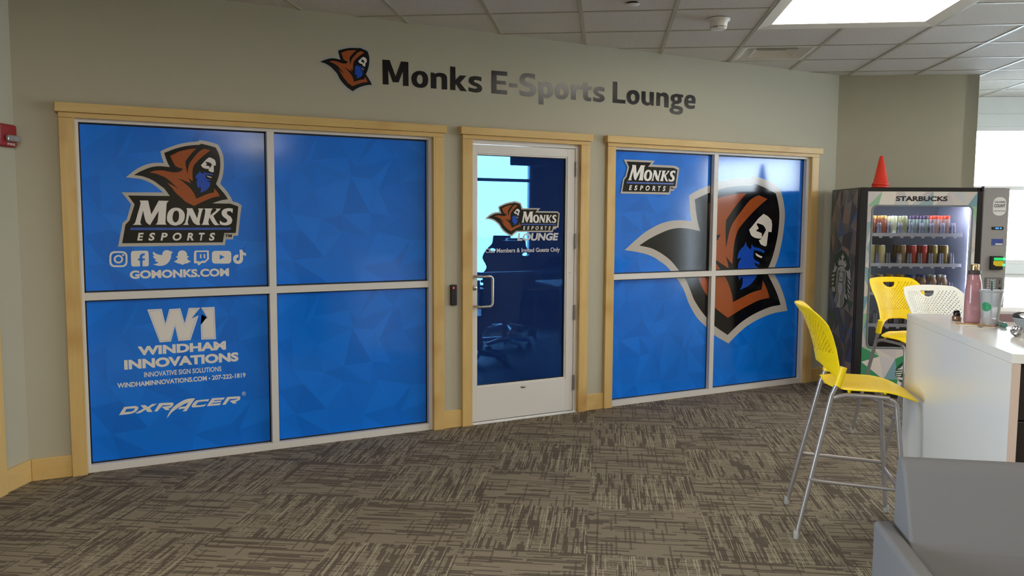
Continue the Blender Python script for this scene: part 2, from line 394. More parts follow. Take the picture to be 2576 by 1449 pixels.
# ------------------------------------------------------------ outlines of the printed marks, in metres on the wall (x, z)
EMB = {'outline':((4.0624,1.2761),(4.1763,1.3611),(4.2797,1.4274),(4.4226,1.4896),(4.5498,1.5158),(4.6536,1.5191),(4.7579,1.5111),(4.7367,1.597),(4.7277,1.6735),(4.7227,1.7295),(4.7911,1.7638),(4.877,1.7962),(4.9471,1.8182),(5.0539,1.8501),(5.164,1.87),(5.2829,1.885),(5.422,1.8922),(5.4571,1.916),(5.5713,1.8907),(5.6914,1.8559),(5.7835,1.8118),(5.8173,1.736),(5.849,1.6268),(5.8555,1.5389),(5.8438,1.4122),(5.8192,1.2854),(5.7829,1.1645),(5.7448,1.0836),(5.735,1.0507),(5.7592,1.0168),(5.8326,.9116),(5.8962,.786),(5.9297,.6843),(5.7824,.6738),(5.6547,.6499),(5.5369,.6148),(5.4213,.5665),(5.3221,.5071),(5.2141,.4272),(5.0456,.5139),(4.9447,.5948),(4.8537,.6688),(4.7976,.7348),(4.7414,.8211),(4.6988,.9113),(4.6437,.9908),(4.5429,1.094),(4.4835,1.1439),(4.4187,1.1808),(4.3794,1.2034),(4.2906,1.2362),(4.1786,1.2595)),'black':((4.2082,1.3112),(4.3001,1.36),(4.3996,1.4018),(4.5133,1.439),(4.6164,1.4539),(4.7148,1.4496),(4.8521,1.4275),(4.8224,1.5153),(4.8031,1.5975),(4.7866,1.6972),(4.8658,1.7266),(4.9492,1.7563),(5.0494,1.7841),(5.1594,1.8071),(5.2713,1.82),(5.3708,1.8258),(5.4463,1.8274),(5.4746,1.8456),(5.5969,1.8107),(5.733,1.7619),(5.7628,1.6861),(5.7845,1.5934),(5.7862,1.5058),(5.7728,1.3851),(5.7407,1.259),(5.7072,1.1661),(5.6657,1.0856),(5.6519,1.0585),(5.6682,1.0278),(5.7325,.9374),(5.7938,.8407),(5.8388,.7438),(5.7189,.7327),(5.5779,.6981),(5.4615,.6574),(5.3614,.611),(5.277,.5588),(5.2006,.505),(5.0427,.597),(4.9418,.6825),(4.8994,.7244),(4.8501,.7794),(4.8009,.8446),(4.7652,.9139),(4.6985,1.0304),(4.6341,1.0915),(4.5737,1.152),(4.5142,1.1991),(4.429,1.2479),(4.3332,1.2871)),'robe':((4.4774,1.3457),(4.554,1.3678),(4.6513,1.3762),(4.7506,1.3636),(4.8382,1.337),(4.947,1.3202),(5.0036,1.3274),(5.0477,1.3453),(5.0875,1.3949),(5.0425,1.3941),(4.9517,1.4426),(4.9122,1.5465),(4.8835,1.6393),(4.9455,1.6658),(5.052,1.7113),(5.162,1.7365),(5.2739,1.753),(5.377,1.7596),(5.3045,1.6964),(5.2294,1.6216),(5.1454,1.5237),(5.1419,1.4684),(5.1434,1.3893),(5.1531,1.2755),(5.1784,1.389),(5.2137,1.4788),(5.3086,1.5904),(5.4121,1.6925),(5.4615,1.7225),(5.5262,1.745),(5.6308,1.7115),(5.5375,1.6511),(5.4175,1.559),(5.2931,1.4415),(5.2541,1.346),(5.2398,1.2556),(5.2318,1.1497),(5.2288,1.1342),(5.1537,1.2039),(5.1807,1.138),(5.1892,1.0978),(5.1071,1.1397),(5.0434,1.1728),(4.9528,1.2103),(5.0018,1.1789),(5.0508,1.1383),(5.0942,1.0897),(5.1459,1.0324),(5.1905,.967),(5.2329,.8743),(5.2523,.7954),(5.3527,.8316),(5.4819,.8752),(5.5919,.894),(5.6012,.9365),(5.6032,.9776),(5.6428,.924),(5.6795,.8564),(5.6927,.8143),(5.5736,.8002),(5.4572,.7643),(5.3284,.7161),(5.1985,.658),(5.1156,.708),(5.0441,.7569),(5.0136,.7982),(4.9457,.8726),(4.8995,.9297),(4.8636,.9886),(4.842,1.0311),(4.7999,1.087),(4.7651,1.132),(4.8299,1.094),(4.8885,1.0559),(4.9481,1.0042),(4.9231,1.0391),(4.8805,1.0927),(4.7899,1.1937),(4.7412,1.2375),(4.6606,1.2825),(4.5747,1.3219)),'face':((5.5884,1.5787),(5.6451,1.5546),(5.6876,1.522),(5.697,1.4784),(5.6924,1.4129),(5.6548,1.4186),(5.6462,1.3586),(5.6379,1.2932),(5.6197,1.2853),(5.5669,1.305),(5.5396,1.3406),(5.5758,1.3565),(5.5426,1.3568),(5.4909,1.3653),(5.4463,1.3872),(5.4189,1.4358),(5.4714,1.484),(5.5276,1.5379)),'eye':((5.5184,1.4948),(5.5817,1.4785),(5.6085,1.4568),(5.6222,1.4323),(5.5754,1.3674),(5.5723,1.4054),(5.4993,1.4274),(5.5336,1.4489),(5.5063,1.4867)),'teeth':((5.5002,1.23),(5.5564,1.2045),(5.5864,1.1958),(5.5797,1.1796),(5.5348,1.1941),(5.5084,1.2108)),'beard':((5.3797,1.3341),(5.3995,1.2909),(5.4443,1.2579),(5.4531,1.309),(5.4797,1.2844),(5.5463,1.27),(5.6177,1.2444),(5.6037,1.2244),(5.54,1.2456),(5.4846,1.2546),(5.4759,1.1979),(5.4917,1.1705),(5.5067,1.1631),(5.5554,1.143),(5.5527,1.1185),(5.4891,1.1445),(5.5087,1.1141),(5.5464,1.0941),(5.5437,1.0697),(5.5273,1.021),(5.4923,.9785),(5.4355,.9369),(5.3284,.9018),(5.3553,.9506),(5.3572,.9937),(5.3525,1.0209),(5.3315,1.0053),(5.3179,.9869),(5.3022,1.0224),(5.2959,1.0924),(5.3012,1.1406),(5.3336,1.1909),(5.2855,1.1763),(5.2881,1.2014),(5.3009,1.2387),(5.3353,1.2756),(5.3633,1.294))}
EMB_T = {'window':((.3201,.0267),(-.0317,.319),(-.8843,1.2521)),'door':((.182,.0162),(-.0222,.1769),(2.0692,1.2338)),'wall':((.2133,.0014),(-.0072,.2162),(.6667,2.257))}
WM = {'plate_edge':((.3504,1.6782),(.5813,1.6817),(.6155,1.6605),(.868,1.6167),(.9857,1.6325),(1.0199,1.6248),(1.0447,1.6073),(1.0354,1.544),(1.0184,1.414),(.9917,1.4142),(.9864,1.3915),(.9428,1.3919),(.9357,1.3547),(.3205,1.3532),(.3501,1.4951),(.373,1.5165),(.3997,1.6083)),'plate':((.3845,1.66),(.6155,1.6605),(.7444,1.6247),(.868,1.6183),(.976,1.6179),(1.0241,1.6006),(1.0046,1.432),(.9344,1.4323),(.9237,1.3727),(.3434,1.3734),(.3651,1.4859),(.3882,1.5104),(.4193,1.607)),'M':((.4468,1.6309),(.4951,1.6309),(.4999,1.6002),(.5097,1.5477),(.5538,1.6311),(.6118,1.6309),(.5998,1.6167),(.596,1.5856),(.5896,1.517),(.589,1.4951),(.5946,1.4851),(.5323,1.4852),(.5428,1.4982),(.5521,1.5697),(.5006,1.4821),(.4811,1.4982),(.472,1.526),(.4648,1.5706),(.4471,1.5012),(.4482,1.492),(.4551,1.4843),(.4042,1.4834),(.4173,1.4966),(.4346,1.5535),(.452,1.615)),'O':(((.6516,1.5892),(.675,1.5847),(.6952,1.5644),(.7011,1.5424),(.6952,1.5109),(.6783,1.4889),(.6456,1.4794),(.6165,1.4857),(.5996,1.5076),(.5979,1.5326),(.607,1.5638),(.628,1.5843)),((.6541,1.572),(.6656,1.5642),(.668,1.5423),(.6628,1.514),(.6521,1.4999),(.6417,1.4983),(.6318,1.5108),(.6301,1.5327),(.6361,1.5578),(.6437,1.5688))),'N':((.7106,1.5866),(.7464,1.5869),(.7732,1.5237),(.7851,1.5745),(.7793,1.5856),(.814,1.5859),(.8047,1.5747),(.7861,1.4984),(.7918,1.4831),(.7706,1.4825),(.75,1.4983),(.7289,1.5473),(.7172,1.4983),(.7227,1.4832),(.6885,1.4832),(.7023,1.4983),(.7162,1.574)),'K':((.8171,1.5859),(.8688,1.5864),(.8594,1.5751),(.8515,1.5431),(.8915,1.5769),(.8825,1.5855),(.9164,1.5858),(.9037,1.5722),(.8692,1.54),(.8926,1.4952),(.9077,1.483),(.88,1.4808),(.868,1.4904),(.846,1.5303),(.8392,1.4984),(.8449,1.4831),(.7978,1.4831),(.8073,1.4984),(.8228,1.5716)),'S':((.9893,1.5858),(.9871,1.5583),(.9718,1.5711),(.9578,1.5694),(.9514,1.5629),(.9558,1.5501),(.9756,1.534),(.9846,1.5147),(.9794,1.4952),(.9636,1.4839),(.9386,1.4801),(.9094,1.4856),(.9069,1.5113),(.9267,1.4984),(.9421,1.4968),(.9532,1.5049),(.9519,1.5178),(.9276,1.5371),(.9202,1.5531),(.9221,1.5692),(.9348,1.5821),(.9567,1.5887),(.9722,1.5888)),'bar':((.3925,1.4675),(.9772,1.4661),(.9728,1.4516),(.3892,1.4521)),'es':(('E',((.4261,1.3888),(.4641,1.3884),(.4276,1.4357))),('S',((.4892,1.3882),(.528,1.3878),(.4907,1.4353))),('P',((.5569,1.3875),(.5991,1.3871),(.5583,1.435))),('O',((.6269,1.3869),(.6794,1.3864),(.6282,1.4346))),('R',((.7091,1.3861),(.7501,1.3857),(.7104,1.4342))),('T',((.7802,1.3854),(.8165,1.385),(.7814,1.4338))),('S',((.8394,1.3848),(.8777,1.3844),(.8406,1.4335)))),'tm':((.9384,1.4049),(.9789,1.4045),(.9388,1.4236))}
WM_T = {'small':((.8324,.0037),(.0364,.8375),(3.68,.5977)),'door':((.5371,-.0017),(-.0468,.5678),(2.9381,.6578))}
PLATE2 = (((4.031,2.0059),(4.3468,2.0074),(4.3196,1.9745),(4.5487,1.9734),(4.581,1.9669),(4.6056,1.9539),(4.5814,1.7873),(4.5588,1.7868),(4.553,1.7654),(4.5193,1.7647),(4.5106,1.7332),(4.0068,1.7334),(4.0297,1.8513),(4.0517,1.8737),(4.0712,1.9469)),((4.0612,1.9913),(4.3114,1.9914),(4.2782,1.9559),(4.5428,1.9557),(4.5866,1.942),(4.568,1.8034),(4.5102,1.8022),(4.5005,1.7506),(4.0244,1.7495),(4.0419,1.8444),(4.0639,1.8667),(4.0877,1.9474)))
PLATED = (((3.0703,1.6074),(3.2565,1.609),(3.2315,1.5855),(3.4084,1.5857),(3.4285,1.5716),(3.4199,1.4596),(3.4,1.4597),(3.3961,1.4478),(3.3742,1.4479),(3.3685,1.4259),(3.03,1.4276)),((3.0704,1.5975),(3.2294,1.5988),(3.2103,1.5753),(3.4046,1.5748),(3.4186,1.5665),(3.4058,1.4715),(3.37,1.4716),(3.3605,1.4378),(3.0299,1.4381)))
ICON = {'camera':((((.3434,1.3254),(.3537,1.3229),(.3626,1.3164),(.3681,1.3062),(.3699,1.2948),(.3688,1.2595),(.3663,1.2481),(.3602,1.2382),(.3508,1.232),(.3404,1.2299),(.2967,1.231),(.2866,1.2336),(.2778,1.2402),(.2724,1.2503),(.2706,1.2617),(.2718,1.2966),(.2743,1.3079),(.2803,1.3178),(.2895,1.3239),(.2998,1.3261)),((.3403,1.3148),(.3479,1.3129),(.3541,1.3081),(.3582,1.301),(.3594,1.2926),(.3585,1.2618),(.3567,1.2534),(.3522,1.2464),(.3456,1.2419),(.338,1.2404),(.2998,1.2413),(.2923,1.2432),(.2861,1.248),(.2822,1.2551),(.2809,1.2634),(.2819,1.2941),(.2837,1.3024),(.2881,1.3093),(.2946,1.3139),(.3022,1.3154))),(((.3458,1.2775),(.3444,1.2698),(.3405,1.2625),(.3346,1.2572),(.3272,1.2537),(.3192,1.2526),(.3114,1.2541),(.3043,1.2579),(.2987,1.2634),(.2953,1.2708),(.2944,1.2785),(.2958,1.2862),(.2997,1.2934),(.3056,1.2986),(.313,1.3022),(.3209,1.3034),(.3287,1.3019),(.3359,1.2981),(.3415,1.2926),(.3449,1.2852)),((.3358,1.2777),(.3348,1.273),(.3325,1.2687),(.329,1.2654),(.3244,1.2632),(.3195,1.2626),(.3147,1.2634),(.3103,1.2658),(.307,1.2692),(.3051,1.2736),(.3043,1.2783),(.3054,1.283),(.3076,1.2873),(.3111,1.2905),(.3157,1.2928),(.3205,1.2934),(.3254,1.2926),(.3298,1.2902),(.3331,1.2868),(.3351,1.2824))),(((.3518,1.3025),(.3508,1.2995),(.3486,1.2972),(.3458,1.2966),(.3431,1.2973),(.3411,1.2997),(.3403,1.3027),(.3413,1.3057),(.3435,1.308),(.3462,1.3086),(.349,1.3079),(.351,1.3055)),)),'f':((((.3979,1.3262),(.4752,1.3267),(.486,1.3215),(.4878,1.3096),(.4867,1.2416),(.4834,1.2332),(.4755,1.231),(.4521,1.2316),(.4523,1.2678),(.4641,1.2676),(.4676,1.2794),(.4527,1.2797),(.453,1.2898),(.4572,1.2972),(.4666,1.2981),(.4669,1.3099),(.4561,1.3101),(.4435,1.3052),(.4376,1.2935),(.4365,1.2793),(.4272,1.2785),(.4269,1.2684),(.4377,1.2681),(.4382,1.2319),(.398,1.2319),(.3905,1.2371),(.3892,1.2473),(.3898,1.3146)),),),'bird':((((.5142,1.322),(.528,1.3089),(.5467,1.301),(.5656,1.298),(.5666,1.3099),(.5742,1.3218),(.5887,1.3284),(.6046,1.3254),(.6124,1.3194),(.6244,1.3244),(.617,1.3149),(.6276,1.3154),(.6167,1.3039),(.6146,1.2833),(.6043,1.2595),(.5862,1.241),(.5637,1.2329),(.5384,1.2329),(.5103,1.2434),(.5293,1.2457),(.5437,1.2533),(.5281,1.2594),(.5221,1.2698),(.5316,1.2706),(.5162,1.2818),(.5118,1.2938),(.5212,1.2919),(.5128,1.3057)),),),'ghost':((((.6817,1.3252),(.6978,1.3205),(.7078,1.3058),(.7084,1.2891),(.7181,1.2883),(.719,1.283),(.7084,1.278),(.7126,1.2658),(.7287,1.2568),(.7286,1.2526),(.7155,1.2494),(.7121,1.244),(.699,1.2436),(.6809,1.235),(.6617,1.2437),(.6489,1.2454),(.6458,1.25),(.633,1.2537),(.6331,1.2582),(.6495,1.2671),(.6546,1.2784),(.6438,1.2835),(.6452,1.2889),(.6543,1.2895),(.6554,1.3067),(.6654,1.321)),),),'talk':((((.7567,1.323),(.8377,1.3225),(.838,1.2685),(.8142,1.2451),(.7926,1.2442),(.7807,1.2319),(.7701,1.2315),(.7704,1.2426),(.7481,1.2442),(.7497,1.3086)),((.764,1.3132),(.8275,1.3136),(.8271,1.2722),(.8128,1.2578),(.7929,1.2575),(.7811,1.2469),(.7806,1.2564),(.7625,1.2561))),(((.7851,1.2992),(.793,1.2991),(.7924,1.2747),(.7844,1.2745)),),(((.8072,1.2995),(.8155,1.2994),(.8149,1.2742),(.8066,1.2744)),)),'play':((((.9555,1.3179),(.9626,1.3163),(.9687,1.312),(.9726,1.3055),(.9738,1.2981),(.9728,1.2562),(.9713,1.2487),(.9671,1.2424),(.9608,1.2383),(.9536,1.237),(.8735,1.2389),(.8665,1.2404),(.8605,1.2448),(.8567,1.2512),(.8555,1.2586),(.8565,1.3001),(.8581,1.3074),(.8622,1.3137),(.8684,1.3178),(.8754,1.3191)),((.9041,1.2947),(.9332,1.2789),(.9024,1.2636))),),'note':((((1.0258,1.3235),(1.0438,1.3243),(1.0463,1.3125),(1.0548,1.3042),(1.0662,1.3015),(1.0648,1.2847),(1.0458,1.29),(1.0459,1.2607),(1.0397,1.2447),(1.0273,1.2354),(1.0101,1.2336),(.9931,1.2422),(.9849,1.2602),(.9863,1.2761),(.9976,1.2902),(1.0183,1.2941),(1.0172,1.2756),(1.0075,1.2715),(1.0032,1.2634),(1.0088,1.2536),(1.0192,1.2548),(1.0252,1.2647)),),)}
WI = {'W':((.4699,.9656),(.5521,.9661),(.5709,.8715),(.596,.9622),(.6601,.9638),(.6832,.8698),(.7094,.9637),(.7785,.9622),(.7241,.8958),(.7673,.9148),(.715,.7603),(.6436,.7592),(.626,.8525),(.6,.7586),(.5354,.7577)),'Wi':((.4801,.9553),(.5449,.9572),(.5693,.853),(.6018,.955),(.6544,.9559),(.6806,.8522),(.7146,.9552),(.7645,.9552),(.7472,.9312),(.7551,.916),(.7097,.7689),(.6492,.767),(.6264,.866),(.5938,.7666),(.5394,.7656)),'I':((.783,.9631),(.8639,.9628),(.8674,.756),(.7789,.7589),(.7774,.9166),(.8172,.8966)),'Ii':((.795,.9525),(.8569,.9536),(.8597,.765),(.7859,.7668),(.7848,.8996),(.8215,.8905)),'arrow':((.7795,.9544),(.8161,.8991),(.783,.9199),(.7842,.9204),(.7769,.8525),(.7702,.8529),(.7674,.9171),(.7281,.8991))}
DX = {'D':(((.3228,.3742),(.3874,.3732),(.4019,.3642),(.4,.3528),(.3863,.3379),(.3594,.3277),(.2922,.3264)),((.3355,.3598),(.381,.3598),(.3808,.3516),(.3687,.3415),(.3232,.3409))),'X':(((.414,.3744),(.4408,.3732),(.4553,.3601),(.4797,.3757),(.5098,.3749),(.467,.3522),(.4813,.3259),(.4543,.3272),(.4413,.3435),(.4096,.3271),(.383,.3278),(.4312,.3528)),),'R':(((.522,.3769),(.598,.3733),(.6046,.367),(.6022,.3562),(.5879,.341),(.5726,.3403),(.5814,.3283),(.5585,.3284),(.5349,.3516),(.5837,.3538),(.5884,.3576),(.5397,.3604),(.5084,.3262),(.4909,.3272)),),'A':(((.7326,.3865),(.6782,.3094),(.6549,.3103),(.6709,.3271),(.6291,.3265),(.6418,.3403),(.676,.3407),(.6922,.3653),(.6529,.3492),(.6152,.3263),(.5901,.309),(.5631,.2758),(.5683,.2947),(.5939,.3353),(.6254,.3605),(.6662,.3814),(.6975,.3876)),),'C':(((.7394,.3722),(.8171,.3728),(.8104,.3581),(.7882,.3614),(.7501,.3599),(.7339,.3423),(.7433,.3396),(.7844,.3394),(.8005,.3455),(.789,.3314),(.781,.3282),(.7178,.3281),(.7092,.3348),(.7185,.3541)),),'E':(((.8348,.3761),(.9137,.3733),(.9037,.3605),(.8488,.3617),(.8423,.3559),(.8938,.3554),(.8855,.3452),(.8356,.3453),(.8291,.3391),(.8902,.3396),(.8802,.3269),(.8007,.3275)),),'R2':(((.9284,.3752),(1.0053,.372),(1.0111,.3634),(1.0048,.3485),(.9849,.3401),(.9766,.3399),(.9862,.3272),(.9632,.3275),(.9424,.348),(.9851,.3522),(.9951,.3574),(.9427,.3593),(.9159,.3266),(.8957,.327)),)}
TX = {'wall':(('Monks',1.9816,2.7388,2.4359,2.4412,2.6003),('E-Sports',2.8134,3.8127,2.4363,2.4442,2.5992),('Lounge',3.8857,4.7303,2.4415,2.4513,2.6058)),'w1':(('GOMONKS.COM',.3788,.9575,1.1581,1.1559,1.207),('WINDHAM',.4089,.9274,.6868,.6819,.7403),('INNOVATIONS',.3309,1.0038,.6048,.6018,.6621),('INNOVATIVE SIGN SOLUTIONS',.4404,.8955,.5478,.5468,.578),('WINDHAMINNOVATIONS.COM',.2888,.8059,.4964,.4913,.5239),('207-222-1819',.8372,1.0454,.4957,.4922,.5234),('R',1.027,1.038,.3809,.3805,.3937)),'door':(('LOUNGE',3.0512,3.4171,1.3629,1.361,1.4192),('Club Members & Invited Guests Only',2.7824,3.4302,1.2768,1.2722,1.3071)),'ring':((1.0447,.3854),(1.0436,.3803),(1.0409,.3764),(1.0372,.374),(1.0325,.3734),(1.0279,.3749),(1.0243,.3781),(1.0218,.3825),(1.0209,.3878),(1.022,.3929),(1.0247,.3968),(1.0284,.3992),(1.0331,.3998),(1.0377,.3983),(1.0413,.3951),(1.0438,.3907)),'ring2':((1.0424,.3857),(1.0416,.3816),(1.0396,.3783),(1.0362,.3762),(1.0326,.3759),(1.0289,.3769),(1.0257,.3797),(1.0238,.3833),(1.0232,.3875),(1.024,.3916),(1.026,.3949),(1.0294,.397),(1.033,.3973),(1.0367,.3963),(1.0399,.3935),(1.0418,.3899)),'dot':((.8272,.5056),(.826,.5027),(.8237,.5005),(.8203,.5008),(.8181,.5034),(.817,.5065),(.8182,.5094),(.8206,.5116),(.824,.5113),(.8262,.5087))}
WL = {'Monks':((((1.9817,2.6003),(2.0337,2.6021),(2.0762,2.4965),(2.116,2.6007),(2.1701,2.6014),(2.1706,2.4378),(2.1297,2.4368),(2.1294,2.535),(2.0976,2.4569),(2.0554,2.4557),(2.0232,2.5344),(2.0256,2.4372),(1.9839,2.4361)),),(((2.2532,2.5486),(2.2886,2.5443),(2.3099,2.5244),(2.317,2.4947),(2.3097,2.4594),(2.2906,2.4405),(2.2645,2.4334),(2.2314,2.4352),(2.2034,2.4511),(2.1918,2.4803),(2.1919,2.5017),(2.2037,2.5263),(2.2273,2.5425)),((2.2507,2.523),(2.2648,2.5198),(2.2742,2.5042),(2.2751,2.4826),(2.2693,2.4649),(2.2575,2.4588),(2.2434,2.4628),(2.234,2.475),(2.2327,2.4965),(2.2389,2.5142))),(((2.3362,2.5449),(2.3626,2.544),(2.3674,2.5371),(2.389,2.5463),(2.4132,2.5483),(2.4423,2.5442),(2.4593,2.5281),(2.4617,2.5064),(2.4616,2.4361),(2.4193,2.4351),(2.4189,2.5073),(2.4131,2.519),(2.401,2.5211),(2.3793,2.5163),(2.3791,2.4364),(2.3368,2.4367)),),(((2.4848,2.5996),(2.5255,2.5996),(2.5265,2.5094),(2.5601,2.543),(2.6124,2.5452),(2.5626,2.4924),(2.6175,2.4353),(2.5651,2.435),(2.5304,2.4788),(2.5265,2.4741),(2.5255,2.4364),(2.4851,2.4369)),),(((2.7319,2.5439),(2.732,2.5147),(2.7056,2.5193),(2.6802,2.5209),(2.6702,2.5143),(2.6752,2.5057),(2.7107,2.4951),(2.7336,2.479),(2.7388,2.4614),(2.7286,2.4426),(2.7007,2.4334),(2.6652,2.4335),(2.6285,2.4388),(2.6285,2.4664),(2.6602,2.4608),(2.6854,2.4596),(2.6981,2.465),(2.693,2.4749),(2.6601,2.4822),(2.635,2.4981),(2.6284,2.5176),(2.6399,2.5386),(2.6701,2.5468),(2.7055,2.5484)),)),'E-Sports':((((2.8127,2.5992),(2.9419,2.6007),(2.9421,2.5693),(2.8553,2.5689),(2.8555,2.5314),(2.9328,2.533),(2.9329,2.5057),(2.8556,2.5051),(2.8557,2.4648),(2.9426,2.4667),(2.9428,2.4357),(2.8134,2.4363)),),(((2.9592,2.5205),(3.0293,2.521),(3.0295,2.4925),(2.9594,2.4918)),),(((3.1787,2.6014),(3.179,2.5652),(3.1463,2.5709),(3.1137,2.5738),(3.0949,2.5667),(3.0896,2.5525),(3.1005,2.5418),(3.1521,2.5297),(3.1822,2.5111),(3.1907,2.4862),(3.18,2.4575),(3.1529,2.4393),(3.1203,2.4337),(3.0771,2.4361),(3.0475,2.4423),(3.0462,2.4777),(3.0822,2.4698),(3.1146,2.4675),(3.139,2.4754),(3.1443,2.4874),(3.136,2.4983),(3.0873,2.5108),(3.0576,2.5269),(3.0467,2.549),(3.0519,2.5747),(3.0758,2.5974),(3.1135,2.6051),(3.1514,2.6037)),),(((3.2103,2.5497),(3.238,2.5485),(3.2438,2.5401),(3.2669,2.5508),(3.2959,2.5531),(3.3253,2.5416),(3.3373,2.513),(3.3349,2.4684),(3.3147,2.4447),(3.2856,2.4343),(3.2536,2.4354),(3.2541,2.3839),(3.2119,2.3835)),((3.273,2.5228),(3.2876,2.519),(3.2965,2.5),(3.2956,2.4778),(3.2864,2.4658),(3.2707,2.4637),(3.2532,2.4673),(3.2516,2.5138))),(((3.4165,2.5537),(3.4523,2.549),(3.4735,2.5283),(3.4787,2.4963),(3.4684,2.4631),(3.4447,2.4415),(3.415,2.4344),(3.3794,2.4394),(3.3585,2.4577),(3.3541,2.4895),(3.3608,2.5197),(3.3811,2.5435)),((3.4139,2.5237),(3.4288,2.5199),(3.438,2.5007),(3.4371,2.4808),(3.4265,2.4676),(3.4117,2.465),(3.398,2.4729),(3.3936,2.4925),(3.3992,2.5127))),(((3.499,2.5502),(3.5333,2.5504),(3.5395,2.5408),(3.5606,2.551),(3.583,2.5517),(3.5835,2.5216),(3.5549,2.5205),(3.543,2.5111),(3.5422,2.4398),(3.4987,2.4393)),),(((3.6089,2.5763),(3.6505,2.5796),(3.6509,2.5519),(3.686,2.5521),(3.6853,2.5242),(3.6526,2.5243),(3.6534,2.4763),(3.6597,2.4677),(3.6844,2.4674),(3.6836,2.4389),(3.6509,2.4367),(3.6232,2.4439),(3.6106,2.4632),(3.6097,2.5236),(3.5914,2.5247),(3.591,2.5483),(3.6093,2.5512)),),(((3.8057,2.5511),(3.8063,2.5205),(3.7736,2.5247),(3.7486,2.5239),(3.7425,2.5158),(3.7552,2.5065),(3.793,2.494),(3.8103,2.4748),(3.8063,2.454),(3.7814,2.4406),(3.747,2.4372),(3.7015,2.4432),(3.701,2.4721),(3.7371,2.466),(3.7652,2.468),(3.7632,2.4765),(3.7306,2.4869),(3.7054,2.5029),(3.7001,2.5228),(3.714,2.5441),(3.745,2.5541),(3.7793,2.5557)),)),'Lounge':((((3.8856,2.6059),(3.929,2.6068),(3.9298,2.4714),(4.0104,2.4718),(4.0097,2.4421),(3.8857,2.4415)),),(((4.0834,2.5551),(4.123,2.5492),(4.1453,2.5246),(4.1487,2.4934),(4.1349,2.461),(4.1056,2.4434),(4.0696,2.4409),(4.0367,2.457),(4.0217,2.4871),(4.0223,2.5183),(4.0413,2.5431)),((4.0822,2.5253),(4.0973,2.5212),(4.1063,2.5009),(4.1048,2.4799),(4.0952,2.4688),(4.0789,2.4677),(4.0655,2.4798),(4.0617,2.503),(4.0692,2.5191))),(((4.1671,2.5524),(4.209,2.5529),(4.2108,2.4794),(4.221,2.4685),(4.2378,2.468),(4.2511,2.4727),(4.2491,2.5533),(4.2927,2.5538),(4.2921,2.4452),(4.2652,2.445),(4.2603,2.4537),(4.235,2.443),(4.2083,2.4434),(4.178,2.4561),(4.1675,2.4816)),),(((4.3184,2.5547),(4.3503,2.5538),(4.3573,2.5469),(4.3877,2.5582),(4.4186,2.5551),(4.4397,2.538),(4.4452,2.5116),(4.4458,2.4393),(4.3997,2.4401),(4.3977,2.5163),(4.3885,2.5263),(4.3714,2.5277),(4.3579,2.5214),(4.3579,2.4469),(4.3171,2.4458)),),(((4.5187,2.5571),(4.5571,2.5561),(4.5957,2.5557),(4.595,2.5329),(4.5754,2.5288),(4.583,2.5105),(4.5731,2.4882),(4.542,2.4753),(4.5142,2.4723),(4.506,2.4664),(4.5145,2.4616),(4.5564,2.46),(4.5883,2.4513),(4.5995,2.4304),(4.5897,2.4027),(4.555,2.3897),(4.5096,2.3896),(4.4712,2.398),(4.4534,2.4157),(4.4598,2.4349),(4.4803,2.4443),(4.4695,2.457),(4.4793,2.4764),(4.4895,2.4852),(4.4683,2.4998),(4.4629,2.5209),(4.474,2.5431)),((4.5194,2.5329),(4.537,2.5288),(4.5408,2.5156),(4.5342,2.5028),(4.5169,2.5005),(4.5048,2.5104),(4.5058,2.5239)),((4.5013,2.4349),(4.5433,2.4322),(4.5589,2.4251),(4.5507,2.4165),(4.5159,2.4143),(4.4934,2.4209))),(((4.6734,2.5602),(4.7092,2.5546),(4.7278,2.5314),(4.7269,2.4904),(4.6507,2.4907),(4.6546,2.4774),(4.6796,2.4725),(4.7223,2.4776),(4.7217,2.4518),(4.6841,2.444),(4.6413,2.4494),(4.6138,2.4693),(4.6078,2.5041),(4.6175,2.5345),(4.6416,2.5552)),((4.6741,2.5358),(4.685,2.5284),(4.6877,2.5123),(4.65,2.5124),(4.6531,2.5262))))}
# ------------------------------------------------------------ shared materials
M_WALL = P('sage_wall_paint', S(188, 183, 163), rough=0.75, spec=0.25, bump=(220, 0.12))
M_WHITE = P('white_wall_paint', S(226, 226, 222), rough=0.7, spec=0.3)
M_TILE = ceiling_tile_mat()
M_GRID = P('ceiling_grid_metal', S(176, 174, 156), rough=0.5)
M_CARPET = carpet_mat()
W_Z = wood_mat('maple_upright', 2); W_X = wood_mat('maple_level', 0)
M_ALU = P('white_aluminium', S(228, 224, 220), rough=0.38, spec=0.5)
M_GASKET = P('black_gasket', S(8, 8, 14), rough=0.5)
M_BLUE = facet_vinyl('blue_printed_vinyl', (0.003, 0.168, 0.78, 1), (0.005, 0.218, 0.95, 1), 0.11)
V_BLACK = P('black_vinyl', S(10, 9, 13), rough=0.11, spec=0.5)
V_GREY = P('grey_vinyl', S(196, 190, 184), rough=0.14)
V_ROBE = P('rust_vinyl', S(168, 84, 40), rough=0.11)
V_WHITE = P('white_vinyl', S(238, 234, 230), rough=0.3)
V_BEARD = P('royal_blue_vinyl', S(28, 82, 200), rough=0.11)
V_BAR = P('bar_blue_vinyl', S(58, 92, 186), rough=0.25)
M_STEEL = P('brushed_steel', S(205, 203, 200), rough=0.28, metal=1.0)
M_HINGE = P('satin_hinge', S(170, 168, 168), rough=0.35, metal=0.9)
M_BLACKP = P('black_plastic', S(22, 22, 25), rough=0.4)
M_WHITEP = P('white_plastic', S(232, 230, 226), rough=0.4)
M_FILM = film_glass()
M_CLEAR = clear_glass()

